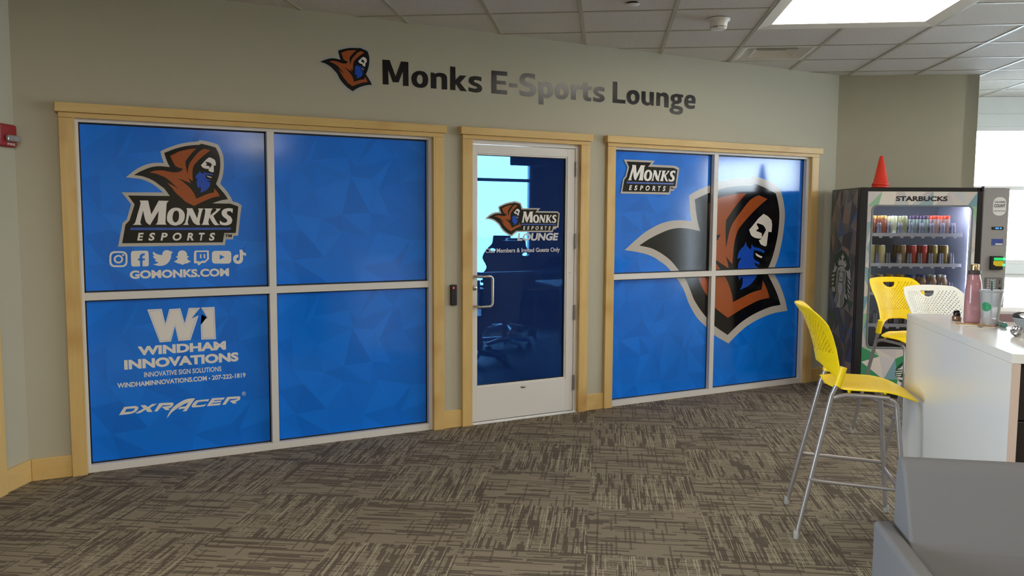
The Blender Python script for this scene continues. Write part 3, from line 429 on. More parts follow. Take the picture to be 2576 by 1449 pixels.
# ------------------------------------------------------------ floor and ceiling (turned with the building)
fl = MB(); fl.add([(-3, -10.5, 0), (13, -10.5, 0), (13, 7.5, 0), (-3, 7.5, 0)], [(0, 1, 2, 3)])
fo = fl.build('floor', M_CARPET); fo.rotation_euler = (0, 0, TA)
tag(fo, 'brown and grey carpet tiles laid in alternating directions', 'floor', kind='structure')

ce = MB()
A0, DA, B0, DB = 1.172, 0.5994, 1.035, 0.612
LIGHTS = [(5, -1), (0, -8), (6, -9), (12, -5), (12, -1), (12, -14)]     # lower-left grid cell of each 2 x 2 light
cells = set()
for a, b in LIGHTS:
    for i in (0, 1):
        for j in (0, 1): cells.add((a + i, b + j))
VENT = (5, 2); cells.add(VENT)
na, nb = range(-7, 20), range(-17, 11)
for i in na:
    for j in nb:
        if (i, j) in cells: continue
        x0, x1, y0, y1 = A0 + i * DA, A0 + (i + 1) * DA, B0 + j * DB, B0 + (j + 1) * DB
        ce.add([(x0, y0, CEIL + 0.004), (x0, y1, CEIL + 0.004), (x1, y1, CEIL + 0.004), (x1, y0, CEIL + 0.004)], [(0, 1, 2, 3)], 0)
lims = (A0 + na[0] * DA, A0 + (na[-1] + 1) * DA, B0 + nb[0] * DB, B0 + (nb[-1] + 1) * DB)
def bars(horizontal):
    rng, oth = (nb, na) if horizontal else (na, nb)
    for j in list(rng) + [rng[-1] + 1]:
        k = oth[0]
        while k <= oth[-1]:
            def hid(k): return ((k, j) in cells and (k, j - 1) in cells and VENT not in ((k, j), (k, j - 1))) if horizontal else ((j, k) in cells and (j - 1, k) in cells and VENT not in ((j, k), (j - 1, k)))
            if hid(k): k += 1; continue
            k2 = k
            while k2 <= oth[-1] and not hid(k2): k2 += 1
            h = 0.0125 if not horizontal else 0.0105
            if horizontal: ce.box(A0 + k * DA, A0 + k2 * DA, B0 + j * DB - h, B0 + j * DB + h, CEIL, CEIL + 0.01, 1)
            else: ce.box(A0 + j * DA - h, A0 + j * DA + h, B0 + k * DB, B0 + k2 * DB, CEIL - 0.001, CEIL + 0.01, 1)
            k = k2
bars(True); bars(False)
ce.box(lims[0], lims[1], lims[2], lims[3], CEIL + 0.14, CEIL + 0.2, 0)     # the slab above
co = ce.build('ceiling', [M_TILE, M_GRID], recalc=False); co.rotation_euler = (0, 0, TA)
tag(co, 'suspended ceiling of white square tiles in a metal grid', 'ceiling', kind='structure')

# ------------------------------------------------------------ walls
def wall(name, p0, p1, side, opens, label, mat=M_WALL, z1=CEIL + 0.03, th=0.12, mats2=None):
    p0 = Vector((p0[0], p0[1], 0)); p1 = Vector((p1[0], p1[1], 0)); d = (p1 - p0); L = d.length; d.normalize()
    n = Vector((-d.y, d.x, 0)) * side
    mb = MB(); Mx = Matrix(((d.x, n.x, 0, p0.x), (d.y, n.y, 0, p0.y), (0, 0, 1, 0), (0, 0, 0, 1)))
    cuts = sorted(set([0.0, L] + [o[0] for o in opens] + [o[1] for o in opens]))
    for a, b in zip(cuts[:-1], cuts[1:]):
        hs = sorted((o[2], o[3]) for o in opens if o[0] <= a + 1e-6 and o[1] >= b - 1e-6)
        z = 0.0
        for h0, h1 in hs:
            if h0 > z + 1e-4: mb.box(a, b, 0, th, z, h0, 0, Mx)
            z = h1
        if z < z1 - 1e-4: mb.box(a, b, 0, th, z, z1, 0, Mx)
    o = mb.build(name, mat); tag(o, label, 'wall', kind='structure')
    return o
C0 = Vector((6.448, -0.006, 0)); EW = C0 + UV_ * 1.257; GW = EW + VV * 1.62; HW = GW + UV_ * 4.46
LW0 = Vector((-0.19, -0.006, 0)); LWB = LW0 - VV * 9.0; RW = HW - VV * (HW - LWB).dot(VV)
FX = lambda X: X - LW0.x
wall('wall_front', LW0, C0, 1, [(FX(0.085), FX(2.368), 0, 2.13), (FX(2.63), FX(3.605), 0, 2.13), (FX(3.86), FX(6.14), 0, 2.13)], 'long sage green wall with the door and blue windows')
wall('wall_back', C0, EW, 1, [], 'short sage green wall behind the vending machine')
wall('wall_return', EW, GW, 1, [], 'end of the sage wall turning back to the far windows')
far_open = [(0.70, 3.9, 1.04, 2.56), (0.70, 3.9, 0.25, 0.93)]
wall('wall_far', GW, HW, 1, far_open, 'far window wall seen past the vending machine', mat=M_WHITE)
right_open = [(0.2, 2.3, 0.3, 2.55), (2.85, 4.4, 1.92, 2.55), (4.52, 4.72, 0.3, 2.0)]
wall('wall_right', HW, RW, 1, right_open, 'window wall at the right of the room')
left_open = [(2.3, 4.3, 0.5, 2.4)]  # unseen opening, added to bring daylight onto the counter side and chair
wall('wall_left', LW0, LWB, -1, [(0.245, 1.6, 0, 2.2)] + left_open, 'left sage green wall with a wood cased opening')
wall('wall_rear', LWB, RW, -1, [], 'sage green wall behind the viewer')
# hallway beyond the cased opening at the left
hp0 = LW0 - VV * 0.1 - UV_ * 0.12; hp1 = LW0 - VV * 1.9 - UV_ * 0.12
wall('wall_hall', hp0 - UV_ * 1.6, hp1 - UV_ * 1.6, -1, [], 'hall wall beyond the left opening')
wall('wall_hall', hp0, hp0 - UV_ * 1.6, -1, [], 'hall side wall beyond the left opening')
wall('wall_hall', hp1, hp1 - UV_ * 1.6, 1, [], 'near hall side wall beyond the left opening')

def framed_window(name, p0, d, n, opens, label, rails=()):
    flip = (Vector((-d.y, d.x, 0)).dot(n) < 0)
    root = empty(name, p0, math.atan2(d.y, d.x), label, 'window', kind='structure')
    fr = MB(); gl = []
    for s0, s1, z0, z1 in opens:
        w = 0.045
        fr.box(s0, s1, 0.03, 0.1, z0, z0 + w); fr.box(s0, s1, 0.03, 0.1, z1 - w, z1)
        fr.box(s0, s0 + w, 0.03, 0.1, z0, z1); fr.box(s1 - w, s1, 0.03, 0.1, z0, z1)
        k = max(1, round((s1 - s0) / 1.6))
        for i in range(1, k): x = s0 + (s1 - s0) * i / k; fr.box(x - 0.025, x + 0.025, 0.03, 0.1, z0, z1)
        for r in rails:
            if z0 < r < z1: fr.box(s0, s1, 0.035, 0.095, r - 0.022, r + 0.022)
        g = MB().box(s0 + w * 0.5, s1 - w * 0.5, 0.062, 0.068, z0 + w * 0.5, z1 - w * 0.5); gl.append(g)
    for o_ in [fr] + gl:
        if flip: o_.v = [Vector((v.x, -v.y, v.z)) for v in o_.v]
    fr.build('window_frame', M_ALU, root)
    for g in gl: g.build('window_pane', M_CLEAR, root)
    return root
framed_window('window_3', GW, UV_, VV, far_open, 'bright far window beside the vending machine', rails=(1.885,))
dr_ = (RW - HW).normalized()
framed_window('window_4', HW, dr_, UV_, right_open, 'row of bright windows along the right of the room', rails=(1.88,))
framed_window('window_6', LW0, -VV, -UV_, left_open, 'unseen window added in the left wall for side daylight')
# daylight portals so that the sky through the windows is sampled well
def portal(p, d, s0, s1, z0, z1, inward):
    la = bpy.data.lights.new('daylight_portal', 'AREA'); la.shape = 'RECTANGLE'; la.size = s1 - s0; la.size_y = z1 - z0
    la.cycles.is_portal = True
    o = bpy.data.objects.new('daylight_portal', la); COL.objects.link(o)
    c = p + d * ((s0 + s1) / 2) + Vector((0, 0, (z0 + z1) / 2)) - inward * 0.14
    z = -inward; x = d.normalized(); y = z.cross(x)
    o.matrix_world = Matrix(((x.x, y.x, z.x, c.x), (x.y, y.y, z.y, c.y), (x.z, y.z, z.z, c.z), (0, 0, 0, 1)))
for s0, s1, z0, z1 in far_open: portal(GW, UV_, s0, s1, z0, z1, -VV)
for s0, s1, z0, z1 in right_open: portal(HW, dr_, s0, s1, z0, z1, -UV_)
for s0, s1, z0, z1 in left_open: portal(LW0, -VV, s0, s1, z0, z1, UV_)
# shade pocket over the far window
sp_ = MB().box(0, 4.4, -0.16, 0.0, 2.69, CEIL); o = sp_.build('trim_5', M_WHITE); o.location = GW; o.rotation_euler = (0, 0, TW)
tag(o, 'white shade pocket above the far window', 'trim', kind='structure')
# snowy ground outside
g = MB().add([(-40, -60, -0.4), (60, -60, -0.4), (60, 60, -0.4), (-40, 60, -0.4)], [(0, 1, 2, 3)]).build('ground', P('snow', S(235, 238, 242), rough=0.9))
tag(g, 'snow covered ground outside the windows', 'ground', kind='structure')

# ------------------------------------------------------------ wood trim and baseboards on the lettered wall
def casing(name, xl0, xl1, xr0, xr1, c0, c1, label, zb=0.0):
    root = empty(name, ((xl0 + xr1) / 2, 0, 0), 0, label, 'trim', kind='structure')
    yb, yf = -0.006, -0.0345
    MB().box(xl0, xl1, yf, yb, zb, 2.098).box(xl1 - 0.001, xl1 + 0.012, -0.0338, 0.004, zb, 2.1).build('left_jamb', W_Z, root, world=True, bevel=0.002)
    MB().box(xr0, xr1, yf, yb, zb, 2.098).box(xr0 - 0.012, xr0 + 0.001, -0.0338, 0.004, zb, 2.1).build('right_jamb', W_Z, root, world=True, bevel=0.002)
    MB().box(xl0, xr1, yf, yb, 2.099, 2.128).box(xl1, xr0, -0.0338, 0.004, 2.0985, 2.112).build('head', W_X, root, world=True, bevel=0.0015)
    MB().box(c0, c1, -0.0555, yb, 2.1285, 2.181).build('cap', W_X, root, world=True, bevel=0.002)
    return root
casing('trim_1', 0.030, 0.0985, 2.3565, 2.426, 0.0135, 2.439, 'maple casing around the large left window')
casing('trim_2', 2.571, 2.639, 3.5945, 3.662, 2.550, 3.678, 'maple casing around the door')
casing('trim_3', 3.8305, 3.897, 6.118, 6.194, 3.812, 6.220, 'maple casing around the right window')
def skirt(name, x0, x1, label):
    o = MB().box(x0, x1, -0.022, -0.006, 0, 0.128).build(name, W_X, bevel=0.003); tag(o, label, 'baseboard', kind='structure')
skirt('baseboard_front', -0.178, 0.030, 'maple baseboard left of the large window')
skirt('baseboard_front', 2.426, 2.571, 'maple baseboard between the large window and the door')
skirt('baseboard_front', 3.662, 3.8305, 'maple baseboard between the door and the right window')
skirt('baseboard_front', 6.194, 6.44, 'maple baseboard right of the right window')
def strip(name, p, d, L, n, label, h=0.128, mat=W_X, z0=0.0, t=0.016, kindname='baseboard'):
    o = MB().box(0, L, 0, t, z0, z0 + h).build(name, mat, bevel=0.003); o.location = p; o.rotation_euler = (0, 0, math.atan2(d.y, d.x))
    if n < 0: o.scale.y = -1
    tag(o, label, kindname, kind='structure')
strip('baseboard_left', LW0 + UV_ * 0.0, -VV, 0.222, 1, 'short maple baseboard on the left wall')
strip('baseboard_back', C0, UV_, 1.257, -1, 'maple baseboard behind the vending machine')
# casing of the opening in the left wall
root = empty('trim_4', LW0 - VV * 0.23, math.atan2(-VV.y, -VV.x), 'maple casing of the opening at the far left', 'trim', kind='structure')
MB().box(-0.005, 0.063, 0, 0.029, 0, 2.2).build('right_jamb', W_Z, root, bevel=0.002)
MB().box(1.33, 1.40, 0, 0.029, 0, 2.2).build('left_jamb', W_Z, root, bevel=0.002)
MB().box(-0.005, 1.40, 0, 0.029, 2.201, 2.27).build('head', W_X, root, bevel=0.002)

# ------------------------------------------------------------ the two blue windows
def facets(x0, x1, z0, z1, y, seed, n=(7, 6), jit=0.40, ph=None):
    rnd = random.Random(seed); nx, nz = n; px = {}
    for i in range(nx + 1):
        for j in range(nz + 1):
            a = i + (rnd.uniform(-jit, jit) if 0 < i < nx else 0); b = j + (rnd.uniform(-jit, jit) if 0 < j < nz else 0)
            px[i, j] = (x0 + (x1 - x0) * a / nx, z0 + (z1 - z0) * b / nz)
    vs = []; fs = []; fa = []
    for i in range(nx):
        for j in range(nz):
            q = [px[i, j], px[i + 1, j], px[i + 1, j + 1], px[i, j + 1]]
            def ar(t): a_, b_, c_ = (q[k] for k in t); return (b_[0] - a_[0]) * (c_[1] - a_[1]) - (c_[0] - a_[0]) * (b_[1] - a_[1])
            opts = [[(0, 1, 2), (0, 2, 3)], [(0, 1, 3), (1, 2, 3)]]
            if rnd.random() < 0.5: opts.reverse()
            tr = max(opts, key=lambda o_: min(min(ar(t) for t in o_), 1e-3))
            for t in tr:
                o = len(vs); vs += [(q[k][0], y, q[k][1]) for k in t]; fs.append((o, o + 1, o + 2)); fa.append(min(1, max(0, rnd.gauss(0.5, 0.30))))
    return vs, fs, fa
ZT, ZM1, ZM0, ZB = 2.0796, 1.0835, 1.0380, 0.0462
PY = 0.040
def wall_window(name, x0, x1, m0, m1, f0, f1, label, seed):
    """frame face at y = 0, panes set back; x0..x1 clear opening, m0..m1 mullion, f0..f1 outer frame"""
    root = empty(name, ((f0 + f1) / 2, 0, 0), 0, label, 'window', kind='structure')
    f = MB(); yb = 0.075
    f.box(f0, x0, 0, yb, 0.0, 2.125); f.box(x1, f1, 0, yb, 0.0, 2.125)
    f.box(x0, x1, 0, yb, ZT, 2.125); f.box(x0, x1, 0.0006, yb, 0.0, ZB)
    f.build('window_frame', M_ALU, root, world=True, bevel=0.0012)
    MB().box(m0, m1, 0.0003, yb, ZB, ZT).build('mullion', M_ALU, root, world=True, bevel=0.0012)
    t = MB(); t.box(x0, m0, 0.0009, yb, ZM0, ZM1); t.box(m1, x1, 0.0009, yb, ZM0, ZM1); t.build('transom_rail', M_ALU, root, world=True, bevel=0.0012)
    panes = {}
    for i, (a, b) in enumerate(((x0, m0), (m1, x1))):
        for j, (c, d) in enumerate(((ZB, ZM0), (ZM1, ZT))):
            g = 0.0085; k = MB()
            k.box(a, b, PY - 0.002, PY + 0.012, c, c + g); k.box(a, b, PY - 0.002, PY + 0.012, d - g, d)
            k.box(a, a + g, PY - 0.002, PY + 0.012, c, d); k.box(b - g, b, PY - 0.002, PY + 0.012, c, d)
            pm = MB(); vs, fs, fa = facets(a + 0.002, b - 0.002, c + 0.002, d - 0.002, PY, seed); pm.add(vs, fs)
            n0 = len(fs)
            pm.box(a + 0.002, b - 0.002, PY + 0.0005, PY + 0.006, c + 0.002, d - 0.002)
            p = pm.build('pane', M_BLUE, root, world=True, facet=fa + [0.5] * 6, recalc=False)
            k.build('gasket', M_GASKET, p, world=False); p.children[0].location = (-root.location.x, 0, 0)
            panes[i, j] = p
    return root, panes
W1, P1 = wall_window('window_1', 0.131, 2.3195, 1.2025, 1.2475, 0.090, 2.362, 'large blue window of four panes left of the door', 11)
W3, P3 = wall_window('window_2', 3.902, 6.0725, 4.962, 5.0075, 3.865, 6.11, 'blue window right of the door with a giant hooded head', 23)

def amap(T):
    return lambda p: (p[0] * T[0][0] + p[1] * T[1][0] + T[2][0], p[0] * T[0][1] + p[1] * T[1][1] + T[2][1])
def plane_fn(y): return lambda X, Z: (X, y, Z)
def decal(name, loops, y, mat, parent, off=0.0, T=None, sm=True, n=4):
    if not isinstance(loops[0][0], (tuple, list)): loops = [loops]
    L = [[T(p) for p in l] if T else list(l) for l in loops]
    if sm: L = [catmull(l, n=n) for l in L]
    mb = MB().poly(L, plane_fn(y)); o = mb.build(name, mat, parent, recalc=False)
    o.location = (-parent_off(parent), 0, 0)
    return o
def parent_off(p):
    x = 0
    while p is not None: x += p.location.x; p = p.parent
    return x
def clip_poly(pts, x0, x1, z0, z1):
    def cut(ps, ins, inter):
        out = []
        for i, p in enumerate(ps):
            q = ps[i - 1]
            if ins(p):
                if not ins(q): out.append(inter(q, p))
                out.append(p)
            elif ins(q): out.append(inter(q, p))
        return out
    def ix(v): return lambda a, b: (v, a[1] + (b[1] - a[1]) * (v - a[0]) / (b[0] - a[0]))
    def iz(v): return lambda a, b: (a[0] + (b[0] - a[0]) * (v - a[1]) / (b[1] - a[1]), v)
    for ins, it in ((lambda p: p[0] >= x0, ix(x0)), (lambda p: p[0] <= x1, ix(x1)), (lambda p: p[1] >= z0, iz(z0)), (lambda p: p[1] <= z1, iz(z1))):
        pts = cut(pts, ins, it)
        if len(pts) < 3: return []
    return pts
EMB_PARTS = (('outline', V_GREY, 'emblem_outline'), ('black', V_BLACK, 'emblem_black'), ('robe', V_ROBE, 'emblem_robe'), ('face', V_WHITE, 'emblem_face'), ('eye', V_BLACK, 'emblem_eye'), ('beard', V_BEARD, 'emblem_beard'), ('teeth', V_WHITE, 'emblem_teeth'))  # the black piece is printed ink inside the grey outline
ST = 0.0007
def emblem(parent, y, T=None, clip=None, outline=None):
    for k, (key, m, nm) in enumerate(EMB_PARTS):
        pts = EMB[key]; pts = [T(p) for p in pts] if T else list(pts); pts = catmull(pts)
        if key == 'outline' and outline: m = outline
        if clip:
            pts = clip_poly(pts, *clip)
            if len(pts) < 3: continue
        mb = MB().poly(pts, plane_fn(y - ST * (k + 1))); o = mb.build(nm, m, parent, recalc=False); o.location = (-parent_off(parent), 0, 0)
# giant head, printed across the four panes of the right window
for (i, j), p in P3.items():
    a, b = ((3.902, 4.962), (5.0075, 6.0725))[i]; c, d = ((ZB, ZM0), (ZM1, ZT))[j]
    emblem(p, PY, None, (a + 0.009, b - 0.009, c + 0.009, d - 0.009))
def wordmark(parent, y, T=None, plate=None, lift=0, tm=True):
    e = plate[0] if plate else [T(p) if T else p for p in WM['plate_edge']]
    b = plate[1] if plate else [T(p) if T else p for p in WM['plate']]
    decal('plate_edge', e, y - ST * (1 + lift), V_GREY, parent, sm=False)
    decal('plate', b, y - ST * (2 + lift), V_BLACK, parent, sm=False)
    mb = MB(); fn = plane_fn(y - ST * (9 + lift)); t = T or (lambda p: p)
    for k in 'MNKS': mb.poly(catmull([t(p) for p in WM[k]]), fn)
    mb.poly([catmull([t(p) for p in L]) for L in WM['O']], fn)
    o = mb.build('team_name_lettering', V_WHITE, parent, recalc=False); o.location = (-parent_off(parent), 0, 0)
    decal('blue_bar', [t(p) for p in WM['bar']], y - ST * (9 + lift), V_BAR, parent, sm=False)
    mb = MB()
    for ch, (bl, br, tl) in WM['es']:
        p0, p1, p2 = t(bl), t(br), t(tl); write(mb, ch, p0[0], p1[0], p0[1], p2[1], fn, bold=0.035, shear=0.2)
    o = mb.build('subtitle_lettering', V_WHITE, parent, recalc=False); o.location = (-parent_off(parent), 0, 0)
    if tm:
        bl, br, tl = (t(p) for p in WM['tm']); mb = MB(); write(mb, 'TM', bl[0], br[0], bl[1], tl[1], fn, bold=0.02)
        o = mb.build('trademark_lettering', V_BLACK, parent, recalc=False); o.location = (-parent_off(parent), 0, 0)
wordmark(P3[0, 1], PY, amap(WM_T['small']), PLATE2, lift=8)
# left window, top left pane: head over the name plate, social marks, web address
pt = P1[0, 1]
def put(mb, name, mat, parent):
    o = mb.build(name, mat, parent, recalc=False); o.location = (-parent_off(parent), 0, 0); return o
wordmark(pt, PY, None, None, lift=0)
emblem(pt, PY - ST * 0.4, amap(EMB_T['window']))
fn = plane_fn(PY - ST)
for nm, key in (('camera_mark', 'camera'), ('letter_mark', 'f'), ('bird_mark', 'bird'), ('ghost_mark', 'ghost'), ('speech_mark', 'talk'), ('play_mark', 'play'), ('note_mark', 'note')):
    mb = MB()
    for loops in ICON[key]: mb.poly([catmull(l, corner=42) for l in loops], fn)
    put(mb, nm, V_WHITE, pt)
T_ = {t[0]: t for t in TX['w1']}
def line(mb, key, fn, bold=0.03, shear=0.0):
    s, x0, x1, zb, zb1, zc = T_[key]; return write(mb, s, x0, x1, (zb + zb1) / 2, zc, fn, bold, shear)
put(line(MB(), 'GOMONKS.COM', fn, 0.045), 'web_address_lettering', V_WHITE, pt)
# left window, bottom left pane: sponsors
pb = P1[0, 0]
mb = MB(); mb.poly(catmull(WI['W'], n=3), fn); mb.poly(catmull(WI['I'], n=3), fn); put(mb, 'sponsor_monogram', V_WHITE, pb)
def shrink(pts, k):
    cx = sum(p[0] for p in pts) / len(pts); cz = sum(p[1] for p in pts) / len(pts); return [(cx + (p[0] - cx) * k, cz + (p[1] - cz) * k) for p in pts]
f2 = plane_fn(PY - ST * 2); f3 = plane_fn(PY - ST * 3)
P_LINE = P('blue_line_vinyl', (0.006, 0.20, 0.86, 1), rough=0.25)
def ring(mb, pts, w, fn):
    n = len(pts); inn = []
    ar = sum(pts[i - 1][0] * pts[i][1] - pts[i][0] * pts[i - 1][1] for i in range(n)); sg = 1 if ar > 0 else -1
    for i in range(n):
        a, b, c = Vector(pts[i - 1]), Vector(pts[i]), Vector(pts[(i + 1) % n])
        d1 = (b - a).normalized(); d2 = (c - b).normalized(); n1 = Vector((-d1.y, d1.x)) * sg; n2 = Vector((-d2.y, d2.x)) * sg
        h = (n1 + n2); h = h / max(0.35, h.dot(h) / 2) if h.length > 1e-6 else n1
        inn.append(tuple(b + h * w * 0.5 * 2 / 2))
    for i in range(n):
        j = (i + 1) % n
        mb.add([fn(*pts[i]), fn(*pts[j]), fn(*inn[j]), fn(*inn[i])], [(0, 1, 2, 3)])
mb = MB(); ring(mb, WI['Wi'], 0.0022, f2); ring(mb, WI['Ii'], 0.0022, f2); put(mb, 'sponsor_monogram_line', P_LINE, pb)
put(MB().poly(WI['arrow'], f3), 'sponsor_monogram_arrow', P_LINE, pb)
mb = MB()
line(mb, 'WINDHAM', fn, 0.05); line(mb, 'INNOVATIONS', fn, 0.05); put(mb, 'sponsor_name_lettering', V_WHITE, pb)
put(line(MB(), 'INNOVATIVE SIGN SOLUTIONS', fn, 0.02), 'sponsor_slogan_lettering', V_WHITE, pb)
mb = line(MB(), 'WINDHAMINNOVATIONS.COM', fn, 0.03); line(mb, '207-222-1819', fn, 0.03); mb.poly(TX['dot'], fn); put(mb, 'sponsor_contact_lettering', V_WHITE, pb)
mb = MB()
for k, L in DX.items(): mb.poly([catmull(l, corner=30, n=3) for l in L], fn)
put(mb, 'second_sponsor_lettering', V_WHITE, pb)
mb = MB(); mb.poly([TX['ring'], TX['ring2']], fn); line(mb, 'R', fn, 0.01); put(mb, 'registered_mark', V_WHITE, pb)

# ------------------------------------------------------------ wall lettering
sg = empty('wall_sign', (3.2, -0.006, 2.44), 0, 'black lettering and hooded head emblem high on the sage wall above the door', 'sign')
V_SIGN = P('black_gloss_sign_vinyl', S(10, 9, 16), rough=0.2, spec=0.5)
V_EDGE = P('pale_sign_edge', S(176, 176, 172), rough=0.4)
def putw(mb, name, mat):
    o = mb.build(name, mat, sg, recalc=False); o.location = -Vector(sg.location); return o
T = amap(EMB_T['wall'])
for k, (key, m, nm) in enumerate(EMB_PARTS):
    mb = MB().poly(catmull([T(p) for p in EMB[key]]), plane_fn(-0.0062 - 0.0006 * (k + 1)))
    putw(mb, nm, V_EDGE if key == 'outline' else m)
for s, letters in WL.items():
    for loops in letters: putw(MB().poly([catmull(l, corner=40) for l in loops], plane_fn(-0.0075)), 'letter', V_SIGN)
mb = write(MB(), 'TM', 1.842, 1.872, 2.43, 2.446, plane_fn(-0.0075), bold=0.02); putw(mb, 'trademark_lettering', V_SIGN)

# ------------------------------------------------------------ the door
dr = empty('door_1', (3.1, 0, 0), 0, 'white aluminium door with a tall blue filmed glass', 'door', kind='structure')
def pd(mb, name, mat, parent=dr, **k):
    o = mb.build(name, mat, parent, **k); o.location = (-parent_off(parent), 0, 0); return o
pd(MB().box(2.636, 2.6565, 0, 0.1, 0, 2.125).box(3.5515, 3.602, 0, 0.1, 0, 2.125).box(2.6565, 3.5515, 0, 0.1, 2.0695, 2.125), 'door_frame', M_ALU, bevel=0.0015)
leaf = MB(); x0, x1, z0, z1 = 2.660, 3.548, 0.0155, 2.0655; g0, g1, h0, h1 = 2.7105, 3.470, 0.2855, 1.9915
leaf.box(x0, g0 - 0.012, 0.004, 0.048, z0, z1); leaf.box(g1 + 0.012, x1, 0.004, 0.048, z0, z1)
leaf.box(g0 - 0.012, g1 + 0.012, 0.0042, 0.048, h1 + 0.012, z1); leaf.box(g0 - 0.012, g1 + 0.012, 0.0042, 0.048, z0, h0 - 0.012)
lo = pd(leaf, 'door_leaf', M_ALU, bevel=0.0012)
st = MB(); b_ = 0.013
st.box(g0 - b_, g0, 0.009, 0.045, h0 - b_, h1 + b_); st.box(g1, g1 + b_, 0.009, 0.045, h0 - b_, h1 + b_); st.box(g0, g1, 0.0092, 0.045, h1, h1 + b_); st.box(g0, g1, 0.0092, 0.045, h0 - b_, h0)
pd(st, 'glazing_bead', M_ALU, bevel=0.003)
gk = MB(); b_ = 0.004
gk.box(g0, g0 + b_, 0.02, 0.03, h0, h1); gk.box(g1 - b_, g1, 0.02, 0.03, h0, h1); gk.box(g0, g1, 0.02, 0.03, h0, h0 + b_); gk.box(g0, g1, 0.02, 0.03, h1 - b_, h1)
pd(gk, 'gasket', M_GASKET)
DG = 0.030
gp = pd(MB().add([(g0, DG, h0), (g1, DG, h0), (g1, DG, h1), (g0, DG, h1)], [(0, 1, 2, 3)]), 'glass', M_FILM, recalc=False)
def on_glass(o): o.location = (0, 0, 0); return o
T = amap(EMB_T['door'])
def gput(mb, name, mat): return on_glass(mb.build(name, mat, gp, recalc=False))
gput(MB().poly(PLATED[0], plane_fn(DG - ST)), 'plate_edge', V_GREY)
for k, (key, m, nm) in enumerate(EMB_PARTS): gput(MB().poly(catmull([T(p) for p in EMB[key]]), plane_fn(DG - ST * (1.6 + k))), nm, m)
gput(MB().poly(PLATED[1], plane_fn(DG - ST * 2.9)), 'plate', V_BLACK)
for k, (key, m, nm) in enumerate(EMB_PARTS[2:]): pass
t = amap(WM_T['door']); fnd = plane_fn(DG - ST * 9)
mb = MB()
for k in 'MNKS': mb.poly(catmull([t(p) for p in WM[k]]), fnd)
mb.poly([catmull([t(p) for p in L]) for L in WM['O']], fnd); gput(mb, 'team_name_lettering', V_WHITE)
gput(MB().poly([t(p) for p in WM['bar']], fnd), 'blue_bar', V_BAR)
mb = MB()
for ch, (bl, br, tl) in WM['es']:
    p0, p1, p2 = t(bl), t(br), t(tl); write(mb, ch, p0[0], p1[0], p0[1], p2[1], fnd, bold=0.035, shear=0.2)
gput(mb, 'subtitle_lettering', V_WHITE)
for (s, a, b, zb, zb1, zc), bo, sh, nm in zip(TX['door'], (0.045, 0.022), (0.16, 0.0), ('lounge_lettering', 'notice_lettering')):
    gput(write(MB(), s, a, b, (zb + zb1) / 2, zc, fnd, bo, sh), nm, P('silver_vinyl', S(214, 214, 220), rough=0.3))
# pull handle, lock, hinges, push bar inside, closer box inside, threshold
hz0, hz1 = 0.884, 1.106
pts = [(2.690, 0.004, hz1), (2.690, -0.045, hz1)]
for k in range(7): a = pi / 2 * k / 6; pts.append((2.690 + 0.03 - 0.03 * cos(a) + 0.0, -0.045 - 0.03 * sin(a) * 0.5, hz1))
arc = [(2.690, 0.006, hz1), (2.690, -0.05, hz1), (2.700, -0.058, hz1), (2.775, -0.062, hz1)]
for k in range(1, 6): a = pi / 2 * k / 5; arc.append((2.775 + 0.025 * sin(a), -0.062, hz1 - 0.025 + 0.025 * cos(a)))
low = [(x, y, hz0 + hz1 - z) for x, y, z in arc[::-1]]
pd(MB().tube(arc + low, 0.0105, 12), 'pull_handle', M_STEEL)
lk = pd(MB().lathe([(0.0, 0), (0.017, 0.0), (0.017, 0.006), (0.015, 0.009), (0.0, 0.009)], (2.686, 0.004, 1.019), 20, axis=(0, -1, 0)), 'lock_cylinder', M_STEEL)
o = MB().box(2.6845, 2.6875, -0.0065, -0.0045, 1.011, 1.025).build('keyhole', M_BLACKP, lk)
pd(MB().lathe([(0.0, 0), (0.005, 0.0), (0.004, 0.003), (0.0, 0.003)], (3.511, 0.004, 1.107), 12, axis=(0, -1, 0)), 'screw', M_STEEL)
pd(MB().lathe([(0.0, 0), (0.022, 0.0), (0.019, 0.004), (0.0, 0.004)], (0, 0, 0), 20, axis=(0, -1, 0)), 'oval_plug', M_HINGE)
op = [c for c in dr.children if c.name.startswith('oval_plug')][0]; op.location = (3.101 - 3.1, 0.004, 0.244); op.scale = (1.15, 1, 0.5)
for zb, zt in ((1.855, 1.972), (1.297, 1.414), (0.738, 0.856), (0.177, 0.297)):
    h = MB(); n = 3; L = (zt - zb) / n
    for k in range(n): h.tube([(3.5545, -0.006, zb + L * k + 0.001), (3.5545, -0.006, zb + L * (k + 1) - 0.001)], 0.0075, 12)
    h.box(3.548, 3.556, -0.004, 0.004, zb, zt)
    pd(h, 'hinge', M_HINGE)
M_TEALBAR = P('push_bar_metal', S(190, 205, 205), rough=0.35, metal=0.3)
pd(MB().box(2.70, 3.45, 0.085, 0.115, 1.105, 1.125).box(2.72, 2.75, 0.05, 0.09, 1.10, 1.13).box(3.42, 3.45, 0.05, 0.09, 1.10, 1.13), 'push_bar', M_TEALBAR, bevel=0.004)
pd(MB().box(3.03, 3.36, 0.05, 0.11, 1.93, 2.02), 'door_closer', P('closer_cover', S(150, 165, 160), rough=0.4), bevel=0.008)
pd(MB().box(2.70, 2.755, 0.05, 0.075, 0.98, 1.07), 'latch_case', M_TEALBAR, bevel=0.004)
pd(MB().box(2.655, 3.57, -0.035, 0.1, 0.0, 0.007).box(2.655, 3.57, -0.01, 0.08, 0.006, 0.0125), 'threshold', P('threshold_aluminium', S(225, 225, 225), rough=0.35, metal=0.6), bevel=0.002)

